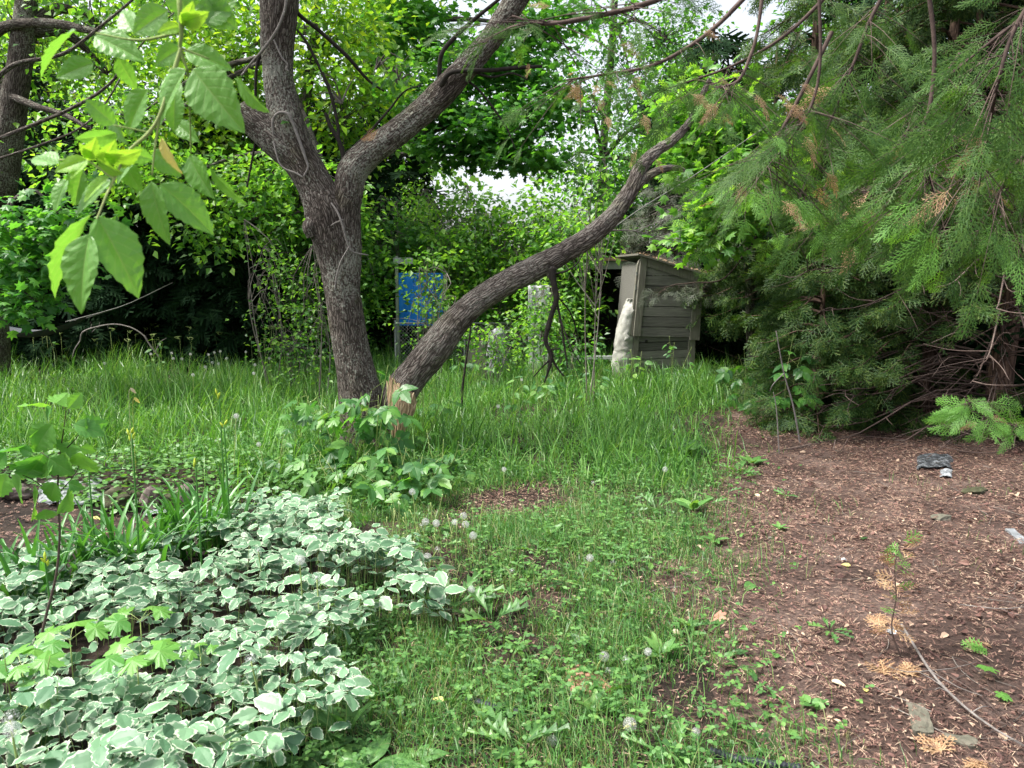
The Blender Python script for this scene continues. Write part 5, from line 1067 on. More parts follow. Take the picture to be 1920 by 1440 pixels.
def sheet(name, label, cat, px0, px1, py0, py1, mat, amp, seed, fold=5, zb=.01, edge=.25):
    c = [G(px0, py1), G(px1, py1), G(px1, py0), G(px0, py0)]; n = 30; us, vs = np.meshgrid(np.linspace(0, 1, n), np.linspace(0, 1, n))
    Pq = (np.array(c[0])[None, None] * ((1 - us) * (1 - vs))[..., None] + c[1] * (us * (1 - vs))[..., None] + c[2] * (us * vs)[..., None] + c[3] * ((1 - us) * vs)[..., None])
    rr = (fbm(us * fold + seed, vs * fold, None, 4)); L0 = np.linalg.norm(c[1] - c[0])
    Pq[..., 0] += (fbm(us * 3 + seed, vs * 3 + 8, None, 2) - .5) * L0 * edge; Pq[..., 1] += (fbm(us * 3, vs * 3 + seed, None, 2) - .5) * L0 * edge
    Pq[..., 2] = gh(Pq[..., 0], Pq[..., 1]) + zb + rr * amp * (1 - (2 * us - 1) ** 6)
    V1 = Pq.reshape(-1, 3); V2 = V1 - [0, 0, .004]; ii, jj = np.meshgrid(np.arange(n - 1), np.arange(n - 1), indexing='ij'); q = np.stack([ii * n + jj, ii * n + jj + 1, (ii + 1) * n + jj + 1, (ii + 1) * n + jj], -1).reshape(-1, 4)
    a = Acc(); a.add(V1, q.ravel(), np.full(len(q), 4), 0, None, True); a.add(V2, q[:, ::-1].ravel(), np.full(len(q), 4), 0, None, True)
    return tag(a.build(name, M[mat], loc=tuple(V1.mean(0))), label, cat)
sheet('plastic_sheet', 'crumpled pale plastic sheet lying behind the dark bed at the left', 'plastic sheet', 82, 190, 912, 936, 'plastic', .05, 3)
sheet('plastic_scrap', 'small white plastic scrap by the stones of the bed edging', 'plastic scrap', 268, 325, 941, 949, 'plastic', .02, 5)
sheet('plastic_bag', 'crushed dark clear plastic bag at the foot of the cedars', 'bag', 1722, 1785, 852, 876, 'darkplastic', .03, 7)
sheet('paper_scrap', 'small crumpled grey scrap on the path near the cedar trunks', 'paper scrap', 1762, 1785, 878, 888, 'plastic', .02, 9)
def flatslab(name, label, cat, corners, th, mat, z=.0, sub=8):
    c = [G(*p) for p in corners]; n = sub; us, vs = np.meshgrid(np.linspace(0, 1, n), np.linspace(0, 1, n))
    Pq = (np.array(c[0])[None, None] * ((1 - us) * (1 - vs))[..., None] + c[1] * (us * (1 - vs))[..., None] + c[2] * (us * vs)[..., None] + c[3] * ((1 - us) * vs)[..., None])
    rr = rs(len(label)); Pq[..., :2] += rr.normal(0, .003, Pq[..., :2].shape); Pq[..., 2] = float(np.mean([gh(q[0], q[1]) for q in c])) + z + th + rr.normal(0, .0015, Pq[..., 2].shape)
    V1 = Pq.reshape(-1, 3); V2 = V1.copy(); V2[:, 2] -= th + .03; ii, jj = np.meshgrid(np.arange(n - 1), np.arange(n - 1), indexing='ij'); q = np.stack([ii * n + jj, ii * n + jj + 1, (ii + 1) * n + jj + 1, (ii + 1) * n + jj], -1).reshape(-1, 4)
    rim = list(range(n)) + [k * n + n - 1 for k in range(1, n)] + [(n - 1) * n + k for k in range(n - 2, -1, -1)] + [k * n for k in range(n - 2, 0, -1)]; m_ = n * n
    Ls = list(q.ravel()); Ss = [4] * len(q)
    for k in range(len(rim)): k2 = (k + 1) % len(rim); Ls += [rim[k2], rim[k], rim[k] + m_, rim[k2] + m_]; Ss.append(4)
    a = Acc(); a.add(np.vstack([V1, V2]), Ls, Ss); return tag(a.build(name, M[mat], loc=tuple(V1.mean(0))), label, cat)
flatslab('stone_slab', 'triangular greenish flat stone set in the path at the lower right', 'stone', [(1712, 1378), (1752, 1384), (1735, 1328), (1700, 1326)], .012, 'slab')
flatslab('stone_slab', 'oblong greenish paving stone half buried at the bottom right', 'stone', [(1772, 1400), (1836, 1410), (1832, 1392), (1772, 1384)], .014, 'slab')
flatslab('white_slat', 'short pale grey slat on the path at the right edge', 'slat', [(1912, 1022), (1935, 1024), (1900, 996), (1885, 996)], .012, 'plastic', 0, 5)
flatslab('bark_slab', 'flat rusty-pink piece of bark in the grass edge', 'bark', [(1072, 1306), (1158, 1308), (1120, 1272), (1060, 1262)], .018, 'chip')
flatslab('bark_slab', 'small curled rusty bark fragment just behind the larger piece', 'bark', [(1068, 1278), (1092, 1280), (1098, 1262), (1072, 1262)], .035, 'chip')
rock('stone', 'small greyish stone below the bark piece at the grass edge', 1050, 1335, 22, 12, 'slab', 31)
rock('stone', 'tiny pale pebble on the path left of the dry cedar seedling', 1583, 1042, 12, 9, 'white', 32)
rock('stone', 'pale rounded pebble on the path beyond the seedling', 1444, 1003, 11, 9, 'slab', 33)
rock('stone', 'flat mossy grey stone on the path in front of the cedar trunks', 1830, 915, 60, 16, 'moss', 34, .6)
rock('stone', 'low grey stone on the path toward the right edge', 1765, 972, 44, 14, 'slab', 35, .6)
a = Acc(); hp_ = [G(875, 1318), G(905, 1328), G(940, 1334), G(975, 1345)]; hp_ = smooth_path(np.array([[p[0], p[1], float(gh(p[0], p[1])) + .018] for p in hp_]), 60)
rr_ = .014 + .003 * np.sin(np.arange(60) * 2.2); tube(a, hp_, rr_, 12, 60); tag(a.build('hose', M['rubber'], loc=tuple(hp_[0])), 'short length of black ribbed hose showing through the grass', 'hose')
a = Acc(); hp_ = [G(1330, 1428), G(1385, 1440), G(1440, 1448), G(1500, 1455)]; hp_ = smooth_path(np.array([[p[0], p[1], float(gh(p[0], p[1])) + .015] for p in hp_]), 60)
tube(a, hp_, rr_, 12, 60); tag(a.build('hose', M['rubber'], loc=tuple(hp_[0])), 'black ribbed hose at the bottom edge between grass and path', 'hose')
def gtwig(label, pts, rad, mat='redtwig', lift=.02, br=6, seed=0):
    r = rs(seed); a = Acc(); Wp = [G(*p) for p in pts]; Wp = [(p[0], p[1], float(gh(p[0], p[1])) + lift * (1 if 0 < q < len(Wp) - 1 else .4)) for q, p in enumerate(Wp)]
    C = tube(a, Wp, np.linspace(rad, rad * .4, len(Wp)), 6, len(Wp) * 8)
    for k in range(br):
        p_ = C[r.randint(2, len(C) - 2)]; e = p_ + [r.normal(0, .1), r.normal(0, .1), r.uniform(0, .03)]; tube(a, [p_, (p_ + e) / 2 + r.normal(0, .01, 3), e], [rad * .4, rad * .3, rad * .15], 4, 5)
    return tag(a.build('fallen_branch', M[mat], loc=tuple(C[0])), label, 'branch')
gtwig('long thin bent twig running to the bottom right corner of the path', [(1690, 1180), (1745, 1280), (1800, 1340), (1860, 1385), (1925, 1425), (1990, 1470)], .006, 'greytwig', .03, 10, 1)
gtwig('second thinner twig running beside the long bent one at the lower right', [(1765, 1270), (1830, 1315), (1890, 1370), (1960, 1420)], .0035, 'redtwig', .02, 6, 2)
gtwig('reddish twig lying from the grass edge onto the path', [(1195, 1055), (1250, 1072), (1310, 1088), (1375, 1090)], .006, 'redtwig', .015, 3, 3)
gtwig('pale twig on the path near the right edge', [(1800, 1135), (1880, 1150), (1960, 1140)], .003, 'greytwig', .02, 4, 4)
gtwig('curved bare twig lying under the dark trunks', [(1760, 838), (1820, 850), (1880, 848), (1930, 826)], .008, 'redtwig', .03, 4, 5)
gtwig('thin pale stalk lying in the short grass', [(1010, 1095), (1040, 1105), (1085, 1118), (1110, 1112)], .003, 'stem', .04, 0, 6)
# single fallen leaves that stand out
def dropleaf(label, px, py, size, mat, seed, T=None, z=.012, up=.1, cat='leaf', name='fallen_leaf'):
    r = rs(seed); g = G(px, py); p_ = np.array([[g[0], g[1], float(gh(g[0], g[1])) + z]]); th = r.uniform(0, 6.28)
    a = Acc(); scatter(a, T or leaf_hi(.3, 8, .12, .25, .03, seed=seed), p_ - [[cos(th) * size / 2, sin(th) * size / 2, 0]], rotm(np.array([[cos(th), sin(th), up]]), np.array([[r.normal(0, .3), r.normal(-.2, .3), 1]])), np.array([size]))
    return tag(a.build(name, M[mat], loc=tuple(p_[0])), label, cat)
dropleaf('orange-yellow crumpled leaf on the path left of the dry cedar seedling', 1586, 1056, .05, 'l_yellow', 1)
dropleaf('small yellow leaf in the clover at the bottom of the picture', 822, 1335, .05, 'l_yellow', 2, z=.05)
dropleaf('yellow leaf in the grass below the largest dandelion clock', 1180, 1388, .05, 'l_yellow', 3, z=.03)
dropleaf('yellow leaf on the strap leaves by the dark bed', 183, 1012, .06, 'l_yellow', 4, z=.12)
dropleaf('pale yellow leaf on the path near the lower right', 1622, 1302, .035, 'l_yellow', 5)
dropleaf('bright cream-white leaf on the lower path', 1572, 1290, .055, 'paleleaf', 6)
dropleaf('pale tan curled leaf at the top of the short grass', 1152, 993, .06, 'paleleaf', 7, z=.03)
dropleaf('tan leaf at the left edge of the path by the grass', 1268, 1196, .05, 'paleleaf', 8)
dropleaf('buff leaf curled on the middle of the path', 1412, 1072, .05, 'paleleaf', 9)
dropleaf('pale leaf lying near the far end of the path', 1420, 930, .07, 'paleleaf', 10)
dropleaf('dull green leaf lying on the middle of the path', 1455, 1237, .06, 'weed', 11)
dropleaf('dark green round leaf on the upper path', 1620, 1005, .06, 'l_dark', 12, LR)
dropleaf('green maple leaf near the right edge of the lower path', 1852, 1285, .08, 'l_seed', 13, MH, .04)
dropleaf('bright green maple leaf just below the other one at the right', 1878, 1322, .06, 'l_seed', 14, MH, .02)
dropleaf('brown dead leaf by the pebble in the centre of the path', 1350, 1168, .07, 'chip', 15, MH, .02)
dropleaf('rusty curled leaf at the bottom edge of the path', 1280, 1432, .07, 'chip', 16, MH, .02)
dropleaf('grey withered dandelion leaf near the dry cedar seedling', 1670, 1190, .06, 'plastic', 17)
dropleaf('wilted green leaf pair on the left part of the path', 1405, 1098, .1, 'weed', 18)

# ------------------------------------------------------------------ dandelion clocks
def fib(n): i = np.arange(n) + .5; ph = np.arccos(1 - 2 * i / n); th = pi * (1 + 5 ** .5) * i; return np.stack([np.cos(th) * np.sin(ph), np.sin(th) * np.sin(ph), np.cos(ph)], -1)
a = Acc(); dirs = fib(90); RR = .021
UM = []
FIL = tmpl([(-.012, 0, 0), (.012, 0, 0), (.008, 1, 0), (-.008, 1, 0)], [(0, 1, 2, 3)])
scatter(a, FIL, np.zeros((90, 3)), rotm(dirs, np.tile([.3, .9, .2], (90, 1))), RR)
st_ = Acc()
STAR = merge([(tmpl([(-.03, 0, 0), (.03, 0, 0), (0, 1, .25)], [(0, 1, 2)]), (0, 0, 0), (cos(t), sin(t), 0), (0, 0, 1), 1) for t in np.linspace(0, 2 * pi, 9)[:-1]])
Rz = rotm(dirs, np.tile([.3, .9, .2], (90, 1))); Rz = Rz[:, :, [0, 2, 1]] * np.array([1, -1, 1]); scatter(a, STAR, dirs * RR * .86, Rz, .0075)
blob(a, [(0, 0, -.004, .001, .001), (0, 0, 0, .004, .004), (0, 0, .004, .001, .001)], 8, wr=0)
def meshonly(acc, name, mats):
    o = acc.build(name, mats); me = o.data; bpy.data.objects.remove(o); return me
clock_me = meshonly(a, 'seed_head', M['buff'])
a = Acc(); scatter(a, FIL, np.zeros((26, 3)), rotm(dirs[:78:3], np.tile([.3, .9, .2], (26, 1))), RR * .9); scatter(a, STAR, dirs[:78:3] * RR * .75, Rz[:78:3], .007); blob(a, [(0, 0, -.004, .001, .001), (0, 0, 0, .005, .005), (0, 0, .005, .001, .001)], 8, wr=0)
worn_me = meshonly(a, 'seed_head', M['buff'])
clk = [(562, 1050, .36, 1.15, 'large round dandelion clock above the variegated leaves, left one'), (594, 1083, .33, 1.2, 'ragged grey dandelion clock just right of the large round one in the variegated leaves'),
       (801, 1045, .2, 1.1, 'round dandelion clock at the right tip of the variegated bed'), (773, 922, .3, 1, 'dandelion clock standing highest over the far edge of the variegated bed'), (798, 978, .24, 1, 'dandelion clock at the left of the group by the bare patch'),
       (818, 981, .24, 1, 'dandelion clock second from left in the group by the bare patch'), (869, 967, .24, 1, 'dandelion clock topmost of the pair over the bare patch'), (873, 983, .22, 1, 'dandelion clock lower of the pair over the bare patch'), (887, 1004, .2, 1.05, 'dandelion clock lowest in the group by the bare patch'), (853, 979, .22, .9, 'thin greyish dandelion clock left of the pair over the bare patch'),
       (1106, 1046, .12, 1, 'dandelion clock in the centre of the short grass'), (1150, 1054, .1, .9, 'worn dandelion clock right of the one in the centre of the grass'), (1247, 880, .2, 1, 'dandelion clock at the far end near the path'), (1133, 1231, .08, 1, 'dandelion clock left of a close pair above the bark piece'),
       (1174, 1237, .06, .95, 'ragged dandelion clock right of a close pair above the bark piece'), (1141, 1257, .04, .8, 'small worn dandelion clock under the pair above the bark piece'), (1181, 1358, .07, 1.15, 'largest dandelion clock low in the grass at the bottom'), (1035, 1389, .05, .9, 'white dandelion clock lying low at the bottom centre'),
       (884, 1105, .14, .85, 'grey dandelion clock by the right tip of the variegated bed'), (485, 833, .32, .9, 'dandelion clock on a slanting stalk left of the main trunk'), (443, 780, .55, 1, 'tall dandelion clock on a curved stalk before the meadow grass'), (20, 1345, .32, 1.3, 'ragged dandelion clock at the bottom left edge, upper one'),
       (22, 1368, .3, 1.1, 'white dandelion clock at the bottom left edge, lower one'), (470, 1236, .3, 1.1, 'worn dandelion clock in the middle of the variegated leaves'), (484, 1032, .3, 1, 'faint dandelion clock over the far variegated leaves'), (934, 762, .3, 1, 'dandelion clock in the tall grass right of the split wood'),
       (945, 880, .2, .9, 'small clock at the near edge of the tall grass'), (978, 712, .35, .9, 'clock high in the tall grass under the leaning stem'), (820, 1030, .16, .9, 'worn clock just beyond the round one at the tip of the bed'), (1112, 905, .2, .8, 'faint clock by the far edge of the short grass'), (1215, 1222, .08, .8, 'grey clock at the border between grass and path'), (1305, 1372, .04, .7, 'tiny clock at the foot of the path edge'), (790, 985, .12, .8, 'worn clock low beside the group by the bare patch'), (960, 1070, .1, .8, 'faint worn clock in the weeds at the centre')]
md = [(325, 672), (341, 673), (322, 662), (357, 664), (391, 665), (398, 680), (402, 661), (413, 659), (410, 682), (461, 660), (385, 688), (478, 684), (425, 672), (196, 681), (540, 664), (362, 703), (476, 700), (600, 668), (283, 664), (505, 672)]
clk += [(px, py, .46, 1.0, None) for px, py in md]
def dandelion(px, py, h, s, lab, q):
    r = rs(500 + q); hd_ = G(px, py, h); bx, by = hd_[0] + r.normal(0, .035), hd_[1] + r.normal(0, .04); bz = float(gh(bx, by))
    t = thing('dandelion_clock', lab or 'one of the white dandelion clocks scattered along the top of the tall grass', 'dandelion', (bx, by, bz), 'dandelion clocks along the far tall grass' if lab is None else 'dandelion clocks gone to seed')
    a = Acc(); m_ = np.array([(bx + hd_[0]) / 2 + r.normal(0, .012), (by + hd_[1]) / 2, (bz + hd_[2]) / 2]); tube(a, [(bx, by, bz), m_, tuple(hd_)], [.0036, .003, .0028], 5, 10); a.build('stalk', M['stem'], t)
    o = bpy.data.objects.new('seed_head', worn_me if ('worn' in (lab or '') or 'ragged' in (lab or '') or 'faint' in (lab or '')) else clock_me); SC.collection.objects.link(o); o.parent = t
    o.location = tuple(np.array(hd_) - [bx, by, bz]); o.scale = (s, s, s); o.rotation_euler = (r.normal(0, .5), r.normal(0, .5), r.rand() * 6)
for q, c in enumerate(clk): dandelion(*c, q)
# bare stalks left after seeding
a = Acc(); r = rs(41)
for q in range(26):
    g = G(r.uniform(700, 900), r.uniform(1000, 1085)); h = r.uniform(.16, .3); x_, y_ = g[0], g[1]; lx_ = r.normal(0, .04)
    tube(a, [(x_, y_, float(gh(x_, y_))), (x_ + lx_ * .4, y_, h * .5), (x_ + lx_, y_ + r.normal(0, .02), h)], [.003, .0026, .002], 5, 8); blob(a, [(x_ + lx_, y_, h - .002, .001, .001), (x_ + lx_, y_, h + .003, .0045, .0045), (x_ + lx_, y_, h + .008, .001, .001)], 6, wr=0)
tag(a.build('seeded_dandelions', M['stem']), 'pale green leafless dandelion stalks crowding behind the right tip of the variegated bed', 'stalks', kind='stuff')

# ------------------------------------------------------------------ leafy shoots, lilies, seedlings
def pleaf(acc, T, b, t, w, Y, Y2=None, mat=0, tw=.28, sgn=1, length=1.0, full=.6):
    p0 = P(b[0], b[1], Y); p1 = P(t[0], t[1], Y2 or Y); d = p1 - p0; L_ = np.linalg.norm(d); W_ = w * Y / F
    fw = max(full * L_, W_); ang = math.acos(min(1, W_ / fw)) * sgn
    dn = d / L_; view = np.array([0, -1, 0.]) - dn * (-dn[1]); view /= np.linalg.norm(view); sd = np.cross(dn, view); n = view * cos(ang) + sd * sin(ang)
    scatter(acc, T, p0[None], rotm(d[None], n[None]), np.array([[fw / (2 * tw), L_, L_]]), mat)
HL = [leaf_hi(.28, 15, .16, .16, .045, seed=80 + q, n_side=3, wave=.015) for q in range(3)]
LM = leaf_hi(.3, 8, .12, .15, .08, seed=90, n_side=1)
# near hanging branch at the top left
nb_ = thing('leafy_branch', 'bright green leafy branch hanging close to the camera at the upper left', 'branch', tuple(P(338, -10, 1.15)))
a = Acc(); Yb = 1.08
tube(a, [P(330, -80, Yb + .05), P(336, 0, Yb), P(340, 60, Yb), P(338, 92, Yb), P(352, 133, Yb)], [.004, .0035, .003, .0025, .002], 8, 40)
tube(a, [P(340, 90, Yb), P(318, 160, Yb), P(300, 215, Yb), P(278, 250, Yb), P(240, 285, Yb), P(213, 338, Yb), P(200, 365, Yb - .02), P(184, 405, Yb - .03), P(169, 438, Yb - .04)], [.003, .003, .0025, .0025, .002, .002, .0016, .0013, .001], 8, 70)
tube(a, [P(300, 215, Yb), P(290, 280, Yb), P(285, 330, Yb)], [.0018, .0014, .001], 6, 12); tube(a, [P(340, 60, Yb), P(260, 75, Yb + .03), P(180, 62, Yb + .05)], [.0025, .0018, .001], 6, 16); tube(a, [P(340, 90, Yb), P(365, 100, Yb), P(392, 110, Yb)], [.002, .0015, .001], 6, 10)
tube(a, [P(285, 250, Yb), P(240, 240, Yb), P(213, 235, Yb)], [.0016, .0012, .001], 6, 10); tube(a, [P(352, 133, Yb), P(356, 210, Yb + .04), P(358, 293, Yb + .05)], [.0016, .0012, .001], 6, 12); tube(a, [P(213, 335, Yb), P(160, 300, Yb), P(110, 300, Yb)], [.0018, .0014, .001], 6, 12)
a.build('twig', M['stem'], nb_)
lv = [((168, 438), (134, 585), 86, -.05, 1), ((182, 406), (269, 552), 62, -.03, -1), ((171, 402), (76, 542), 24, 0, 1), ((209, 338), (132, 396), 42, .02, 1), ((284, 340), (304, 460), 64, 0, 1), ((300, 345), (406, 434), 58, .01, -1), ((354, 293), (392, 371), 52, .06, 1), ((393, 311), (452, 392), 26, .06, 1),
      ((348, 130), (282, 228), 58, -.02, 1), ((362, 130), (448, 242), 98, -.06, 1), ((329, 173), (322, 246), 46, .06, -1), ((276, 169), (226, 252), 58, .05, 1), ((215, 232), (158, 187), 42, .03, 1), ((218, 249), (140, 270), 26, .02, -1), ((110, 307), (52, 288), 36, 0, 1), ((175, 118), (102, 142), 46, .08, 1),
      ((315, 20), (242, 62), 60, .06, 1), ((142, 56), (60, 130), 30, .08, 1), ((178, 67), (264, 104), 56, .07, -1), ((378, 2), (442, 52), 62, .08, 1), ((222, 108), (254, 170), 38, .08, 1), ((444, 145), (492, 216), 27, .03, 1), ((347, 96), (434, 124), 48, .04, -1), ((156, 318), (132, 388), 50, .03, 1), ((126, 336), (94, 394), 36, .04, 1),
      ((288, 282), (336, 330), 46, .07, -1), ((262, 286), (206, 340), 44, .05, 1), ((330, 40), (372, 0), 46, .1, 1), ((340, 90), (286, 120), 44, .12, 1), ((360, 160), (420, 190), 46, .1, 1), ((330, 230), (368, 262), 36, .12, -1), ((230, 300), (262, 360), 44, .08, 1), ((240, 285), (290, 300), 34, .03, -1), ((352, 30), (318, -60), 60, .08, 1), ((378, 40), (440, -10), 60, .08, -1), ((250, 60), (222, 12), 44, .1, 1), ((204, 210), (228, 270), 34, .1, 1), ((400, 330), (436, 360), 22, .08, 1), ((330, 200), (310, 130), 50, .14, 1)]
for q, (b, t, w, dy, sg) in enumerate(lv):
    a = Acc(); pleaf(a, HL[q % 3], b, t, w, Yb + dy, Yb + dy + .02 * ((q * 7) % 3 - 1), 0, .28, sg); a.build('leaf', M['l_fore'], nb_)
for b, t, w in (((164, 300), (128, 330), 26), ((164, 300), (100, 318), 34), ((165, 300), (180, 262), 22), ((180, 300), (222, 330), 24), ((200, 300), (262, 290), 28), ((170, 296), (150, 270), 16), ((205, 330), (150, 372), 30), ((190, 310), (216, 268), 26), ((338, 50), (296, 58), 26), ((340, 44), (388, 28), 26), ((345, 50), (362, 6), 22)):
    a = Acc(); pleaf(a, HL[1], b, t, w, Yb, Yb - .02, 0, .28, 1); o = a.build('young_leaf', M['l_young'], nb_)
a = Acc(); pleaf(a, HL[0], (303, 258), (332, 329), 30, Yb - .01, Yb, 0, .28, 1); tag(a.build('yellowed_leaf', M['l_yellow'], nb_), 'single pale yellow leaf')

# box elder sapling at the left edge
sb = G(62, 1262); sY = sb[1]; st = thing('sapling', 'bright green sapling with toothed compound leaves at the left edge', 'sapling', (sb[0], sY, 0))
a = Acc(); tube(a, [(sb[0], sY, 0), P(85, 1160, sY), P(105, 1080, sY), P(112, 1000, sY), P(108, 930, sY), P(112, 860, sY), P(120, 800, sY), P(125, 755, sY)], [.006, .0055, .005, .0045, .004, .003, .002, .001], 8, 80)
for pth in ([(110, 940), (70, 905), (40, 890), (5, 880)], [(112, 880), (80, 850), (60, 840)], [(110, 925), (140, 890), (155, 855)], [(115, 850), (140, 825), (160, 800)], [(104, 1085), (120, 1062), (140, 1045)]): tube(a, [P(p[0], p[1], sY) for p in pth], [.0025, .0018, .001][:len(pth)] if len(pth) == 3 else [.0025, .002, .0015, .001], 5, 12)
a.build('stem', M['redtwig'], st)
sl_ = [((98, 795), (56, 850), 54), ((100, 793), (145, 815), 26), ((138, 795), (198, 812), 26), ((103, 832), (142, 848), 26), ((82, 852), (42, 912), 50), ((92, 858), (134, 892), 44), ((150, 848), (172, 897), 54), ((122, 848), (126, 895), 34), ((50, 835), (8, 862), 32), ((38, 893), (26, 945), 44), ((12, 888), (-6, 935), 44), ((72, 922), (50, 970), 46), ((104, 905), (88, 945), 44), ((124, 928), (122, 950), 20), ((85, 955), (88, 982), 26), ((12, 850), (-18, 884), 32), ((76, 755), (48, 771), 20), ((96, 765), (80, 786), 22), ((104, 756), (122, 747), 20), ((128, 766), (157, 735), 22), ((128, 905), (156, 918), 24), ((60, 880), (90, 900), 38), ((150, 838), (180, 848), 18), ((160, 800), (192, 794), 14), ((20, 870), (50, 880), 28), ((62, 850), (30, 838), 24), ((80, 800), (88, 835), 30), ((100, 870), (70, 890), 30)]
a = Acc()
for q, (b, t, w) in enumerate(sl_): pleaf(a, leaf_hi(.3, 10, .12, .2, .12, seed=q, n_side=2), b, t, w * 1.15, sY + .03 * ((q * 5) % 5 - 2), sY + .03 * ((q * 3) % 5 - 2), 0, .3, 1 if q % 2 else -1, full=.75)
a.build('foliage', M['l_seed'], st)

def shoot(name, label, px, py, h, w, nl, T, size, mat, seed, stems=3, cat='plant', lean=(0, 0), top=.3, group=None, droop=-.35):
    r = rs(seed); g = G(px, py); t = thing(name, label, cat, (g[0], g[1], float(gh(g[0], g[1]))), group); a = Acc(); c = Acc(); b0 = np.array([g[0], g[1], float(gh(g[0], g[1]))])
    for s in range(stems):
        e = b0 + [lean[0] + r.normal(0, w * .5), lean[1] + r.normal(0, w * .35), h * r.uniform(.7, 1)]; m_ = (b0 + e) / 2 + r.normal(0, .02, 3)
        C = tube(a, [b0 + r.normal(0, .02, 3) * [1, 1, 0], m_, e], [.0035, .003, .0015], 5, 16); k = max(2, nl // stems)
        f = np.clip(r.uniform(top, 1.0, k), 0, .999) * (len(C) - 1); p = C[f.astype(int)]; th = r.uniform(0, 6.28, k); d = np.stack([np.cos(th), np.sin(th) * .8 - .25, r.normal(droop, .25, k)], -1)
        pet = p + d * size * .5; 
        for q in range(k): tube(a, [p[q], pet[q] + [0, 0, .01]], [.0014, .001], 3, 3)
        n = np.stack([r.normal(0, .4, k), r.normal(-.35, .4, k), np.ones(k)], -1); scatter(c, T, pet, rotm(d, n), size * r.uniform(.7, 1.2, k))
    a.build('stem', M['stem'], t); c.build('foliage', M[mat], t); return t
CPh = compound(leaf_hi(.3, 6, .1, .15, .1, seed=70, n_side=1), 5, .6); CP3 = compound(leaf_hi(.34, 6, .1, .15, .12, seed=71, n_side=1), 3, .7); MHs = maple(.35, True)
shoot('maple_shoot', 'dark green maple shoots in front of the left side of the main trunk', 610, 880, .75, .45, 22, MHs, .14, 'l_mid', 601, 5)
shoot('bramble', 'bramble canes with compound leaves crossing the foot of the main trunk', 690, 885, .85, .4, 20, CPh, .22, 'l_shoot', 602, 5)
shoot('bramble', 'leafy bramble standing before the split in the wood', 745, 930, .42, .3, 14, CPh, .2, 'l_shoot', 603, 4)
shoot('shoot', 'yellow-green shoot with a few leaves beside the torn wood', 780, 860, .72, .3, 11, MHs, .1, 'l_seed', 604, 3, lean=(.2, 0))
shoot('shoot', 'young leafy shoot in front of the foot of the leaning stem', 820, 800, .65, .3, 10, CP3, .16, 'l_shoot', 605, 3)
shoot('bramble', 'low bramble with pale green leaves right of the trunk foot', 830, 900, .38, .35, 14, CPh, .2, 'l_shoot', 606, 4)
shoot('maple_shoot', 'tall thin seedling left of the trunk foot among the tall grass', 560, 870, .6, .25, 14, MHs, .12, 'l_mid', 607, 3)
shoot('bramble', 'bramble spreading at the left below the main trunk', 640, 925, .45, .45, 20, CPh, .2, 'weed', 608, 5)
shoot('sapling', 'small leafy plant growing against the plank shed, left one', 1190, 735, .72, .3, 22, LM, .11, 'l_bright', 609, 3, 'sapling')
shoot('sapling', 'small leafy plant growing against the plank shed, right one', 1262, 735, .85, .35, 24, LM, .09, 'l_mid', 610, 3, 'sapling', lean=(.1, 0))
shoot('sapling', 'weedy leafy shoot in the shade right of the plank shed', 1400, 775, .75, .45, 22, CPh, .2, 'l_mid', 611, 4, 'sapling')
shoot('shoot', 'leafy shoot beside the thin pale stem under the cedars', 1470, 800, 1.0, .35, 16, CPh, .2, 'l_mid', 612, 2)
shoot('maple_shoot', 'tall broad-leaved maple shoots crowding the left foot of the main trunk', 655, 900, .8, .35, 26, MHs, .15, 'l_mid', 613, 6)
shoot('bramble', 'bramble arching across the main trunk just above the grass', 700, 905, .95, .22, 16, CPh, .2, 'l_mid', 614, 4)
shoot('bramble', 'pale bramble leaves in the grass below the torn wood', 770, 945, .35, .35, 22, CPh, .18, 'l_mid', 615, 5)
shoot('shoot', 'small leafy stems in the grass left of the tall lily stem', 520, 905, .4, .35, 22, LM, .09, 'l_shoot', 616, 5)
for q, (px, py, lab) in enumerate([(960, 780, 'leafy shoot in the tall grass below the hanging dead branch'), (890, 740, 'leafy clump in the grass under the leaning stem'), (1010, 770, 'broad-leaved shoot right of the hanging dead branch'), (1100, 760, 'leafy stems in the grass left of the plank shed'), (300, 700, 'weedy stems at the far edge of the meadow near the arched branch'), (110, 700, 'weedy stems at the far edge of the meadow below the hammock')]):
    shoot('weed_plant', lab, px, py, .6, .4, 20, LM, .11, 'l_shoot', 620 + q, 5)
# thin pale stem of a dead sapling under the cedars
a = Acc(); g = G(1500, 830); tube(a, [(g[0], g[1], 0), P(1487, 760, g[1]), P(1470, 700, g[1]), P(1455, 620, g[1])], [.009, .008, .007, .004], 7, 20); tube(a, [P(1470, 700, g[1]), P(1450, 720, g[1] - .1), P(1443, 735, g[1] - .1)], [.006, .004, .003], 5, 8)
tag(a.build('dead_sapling', M['greytwig'], loc=(g[0], g[1], 0)), 'thin pale leafless stem leaning in front of the dark cedars', 'sapling')
a = Acc(); g = G(1461, 850); tube(a, [(g[0], g[1], 0), P(1456, 770, g[1]), P(1450, 735, g[1])], [.006, .005, .003], 6, 12); tag(a.build('dead_sapling', M['greytwig'], loc=(g[0], g[1], 0)), 'shorter bare stem just left of the thin pale leaning one', 'sapling')
a = Acc(); tube(a, [P(868, 720, 8), P(876, 660, 8), P(882, 620, 8), P(884, 588, 8)], [.012, .01, .009, .006], 6, 14); tube(a, [P(868, 720, 8), np.array([P(868, 720, 8)[0] - .03, 8, 0])], [.012, .013], 6, 3)
tag(a.build('dead_sapling', M['blacktwig'], loc=(P(868, 720, 8)[0], 8, 0)), 'thin dark upright stem under the bend of the leaning stem', 'sapling')

